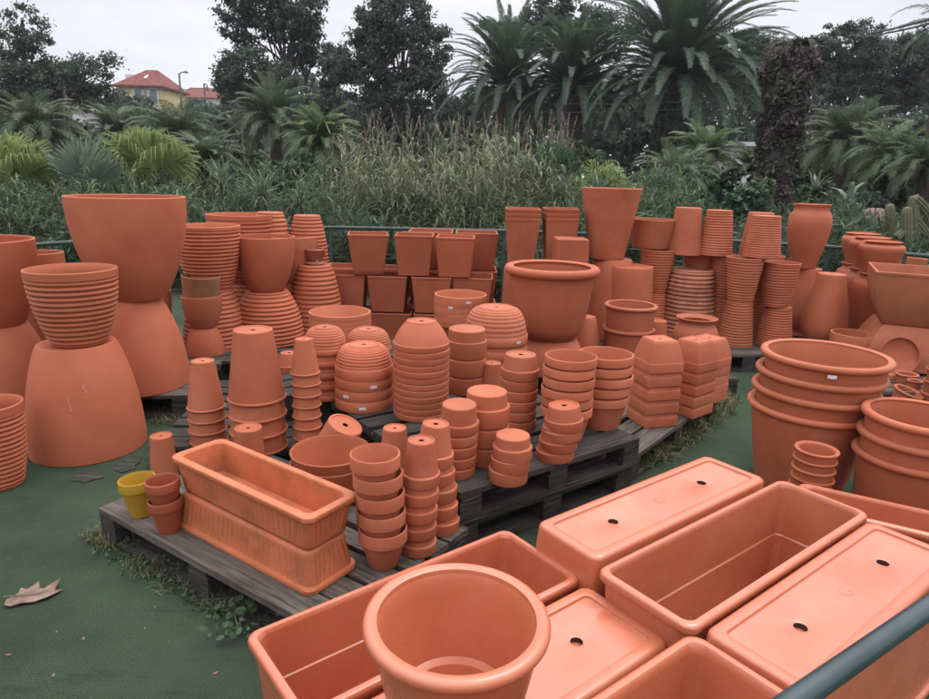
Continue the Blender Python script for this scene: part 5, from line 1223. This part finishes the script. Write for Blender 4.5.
# litter flecks on the turf
fl_ = np.array([[*G(rng.uniform(-20, 260), rng.uniform(495, 690), 0), .004] for _ in range(20)] + [[*G(rng.uniform(640, 760), rng.uniform(400, 480), 0), .004] for _ in range(12)])
q = leaf_quads(fl_, .008, 2.2); q[:, :, 2] = .003 + np.abs(q[:, :, 2] - .004) * .4
o = link('leaf_litter', np_mesh('leaf litter', q, 4), M['dry_leaf']); tag(o, 'small dry flecks of leaf litter on the turf', 'litter', kind='stuff')

# far belt of trees that closes the horizon
m = 60000; xx = rng.uniform(-60, 60, m); top = 7.6 + .7 * np.sin(xx * .35) + .5 * np.sin(xx * .9 + 1) + .35 * np.sin(xx * 2.3); top = top + 2.4 * (xx > 6); top = np.where((xx > -32) & (xx < -18), top * .84, top)
p = np.stack([xx, rng.uniform(52, 58, m), top * rng.uniform(0, 1, m) ** .55], 1)
o = link('distant_trees', np_mesh('distant trees', leaf_quads(p, .34, 1.5), 4), M['leaf_dark']); tag(o, 'far dark belt of trees closing the view below the horizon', 'trees', kind='stuff')
# ================================================================== LIGHT
SUN_EL, SUN_AZ = math.radians(66), math.radians(55)      # azimuth measured from +Y (ahead) towards +X
w = bpy.data.worlds.new('World'); scene.world = w; w.use_nodes = True; nt = w.node_tree
bg = nt.nodes['Background']; bg.inputs['Strength'].default_value = 0.10
sky = nd(nt, 'ShaderNodeTexSky', sky_type='NISHITA'); sky.sun_disc = False; sky.sun_elevation = SUN_EL; sky.sun_rotation = SUN_AZ
tc = nd(nt, 'ShaderNodeTexCoord'); co = tc.outputs['Generated']
sx = nd(nt, 'ShaderNodeSeparateXYZ'); nt.links.new(co, sx.inputs[0])
cl = noise(nt, mapped(nt, co, (1.2, 1.2, 3.2)), 2.0, 6, 0.55)
cloud = mix(nt, ramp(nt, cl, 0.34, 0.68), (8.0, 8.15, 9.1), (11.0, 10.9, 11.4))
# an overcast sky is brighter overhead
ovh = ramp(nt, sx.outputs['Z'], 0.30, 0.92, (1, 1, 1, 1), (3.4, 3.35, 3.28, 1))
cloud = mix(nt, 1.0, cloud, ovh, 'MULTIPLY')
c = mix(nt, 0.94, sky.outputs['Color'], cloud)
nt.links.new(c, bg.inputs['Color'])
sd = bpy.data.lights.new('sun', 'SUN'); sd.energy = 1.5; sd.angle = math.radians(24); sd.color = (1.0, 0.96, 0.91)
so = bpy.data.objects.new('sun', sd); COL.objects.link(so)
dirv = Vector((math.sin(SUN_AZ) * math.cos(SUN_EL), math.cos(SUN_AZ) * math.cos(SUN_EL), math.sin(SUN_EL)))
so.rotation_euler = dirv.to_track_quat('Z', 'Y').to_euler()
vs = scene.view_settings; vs.view_transform = 'Standard'; vs.look = 'None'; vs.exposure = 0.0; vs.gamma = 1.0; vs.use_curve_mapping = False
scene.display_settings.display_device = 'sRGB'
# moist air: far trees fade a little
mb = MB(); mb.box((0, 220, 13.5), (804, 564, 31)); hz = mb.build('haze', None, smooth=False)
hm = bpy.data.materials.new('haze'); hm.use_nodes = True; hn = hm.node_tree; hn.nodes.clear()
pv = hn.nodes.new('ShaderNodeVolumePrincipled'); pv.inputs['Density'].default_value = 0.0005; pv.inputs['Color'].default_value = (.86, .9, 1, 1)
ho = hn.nodes.new('ShaderNodeOutputMaterial'); hn.links.new(pv.outputs[0], ho.inputs['Volume']); hz.data.materials.append(hm); tag(hz, kind='stuff')
scene.cycles.max_bounces = 6; scene.cycles.diffuse_bounces = 4; scene.cycles.transmission_bounces = 2; scene.cycles.use_denoising = True
for l_, os_ in LABELS.items():
    k = len(l_.split())
    if len(os_) > 1 or k < 4 or k > 16: print('LABEL', k, os_, l_)
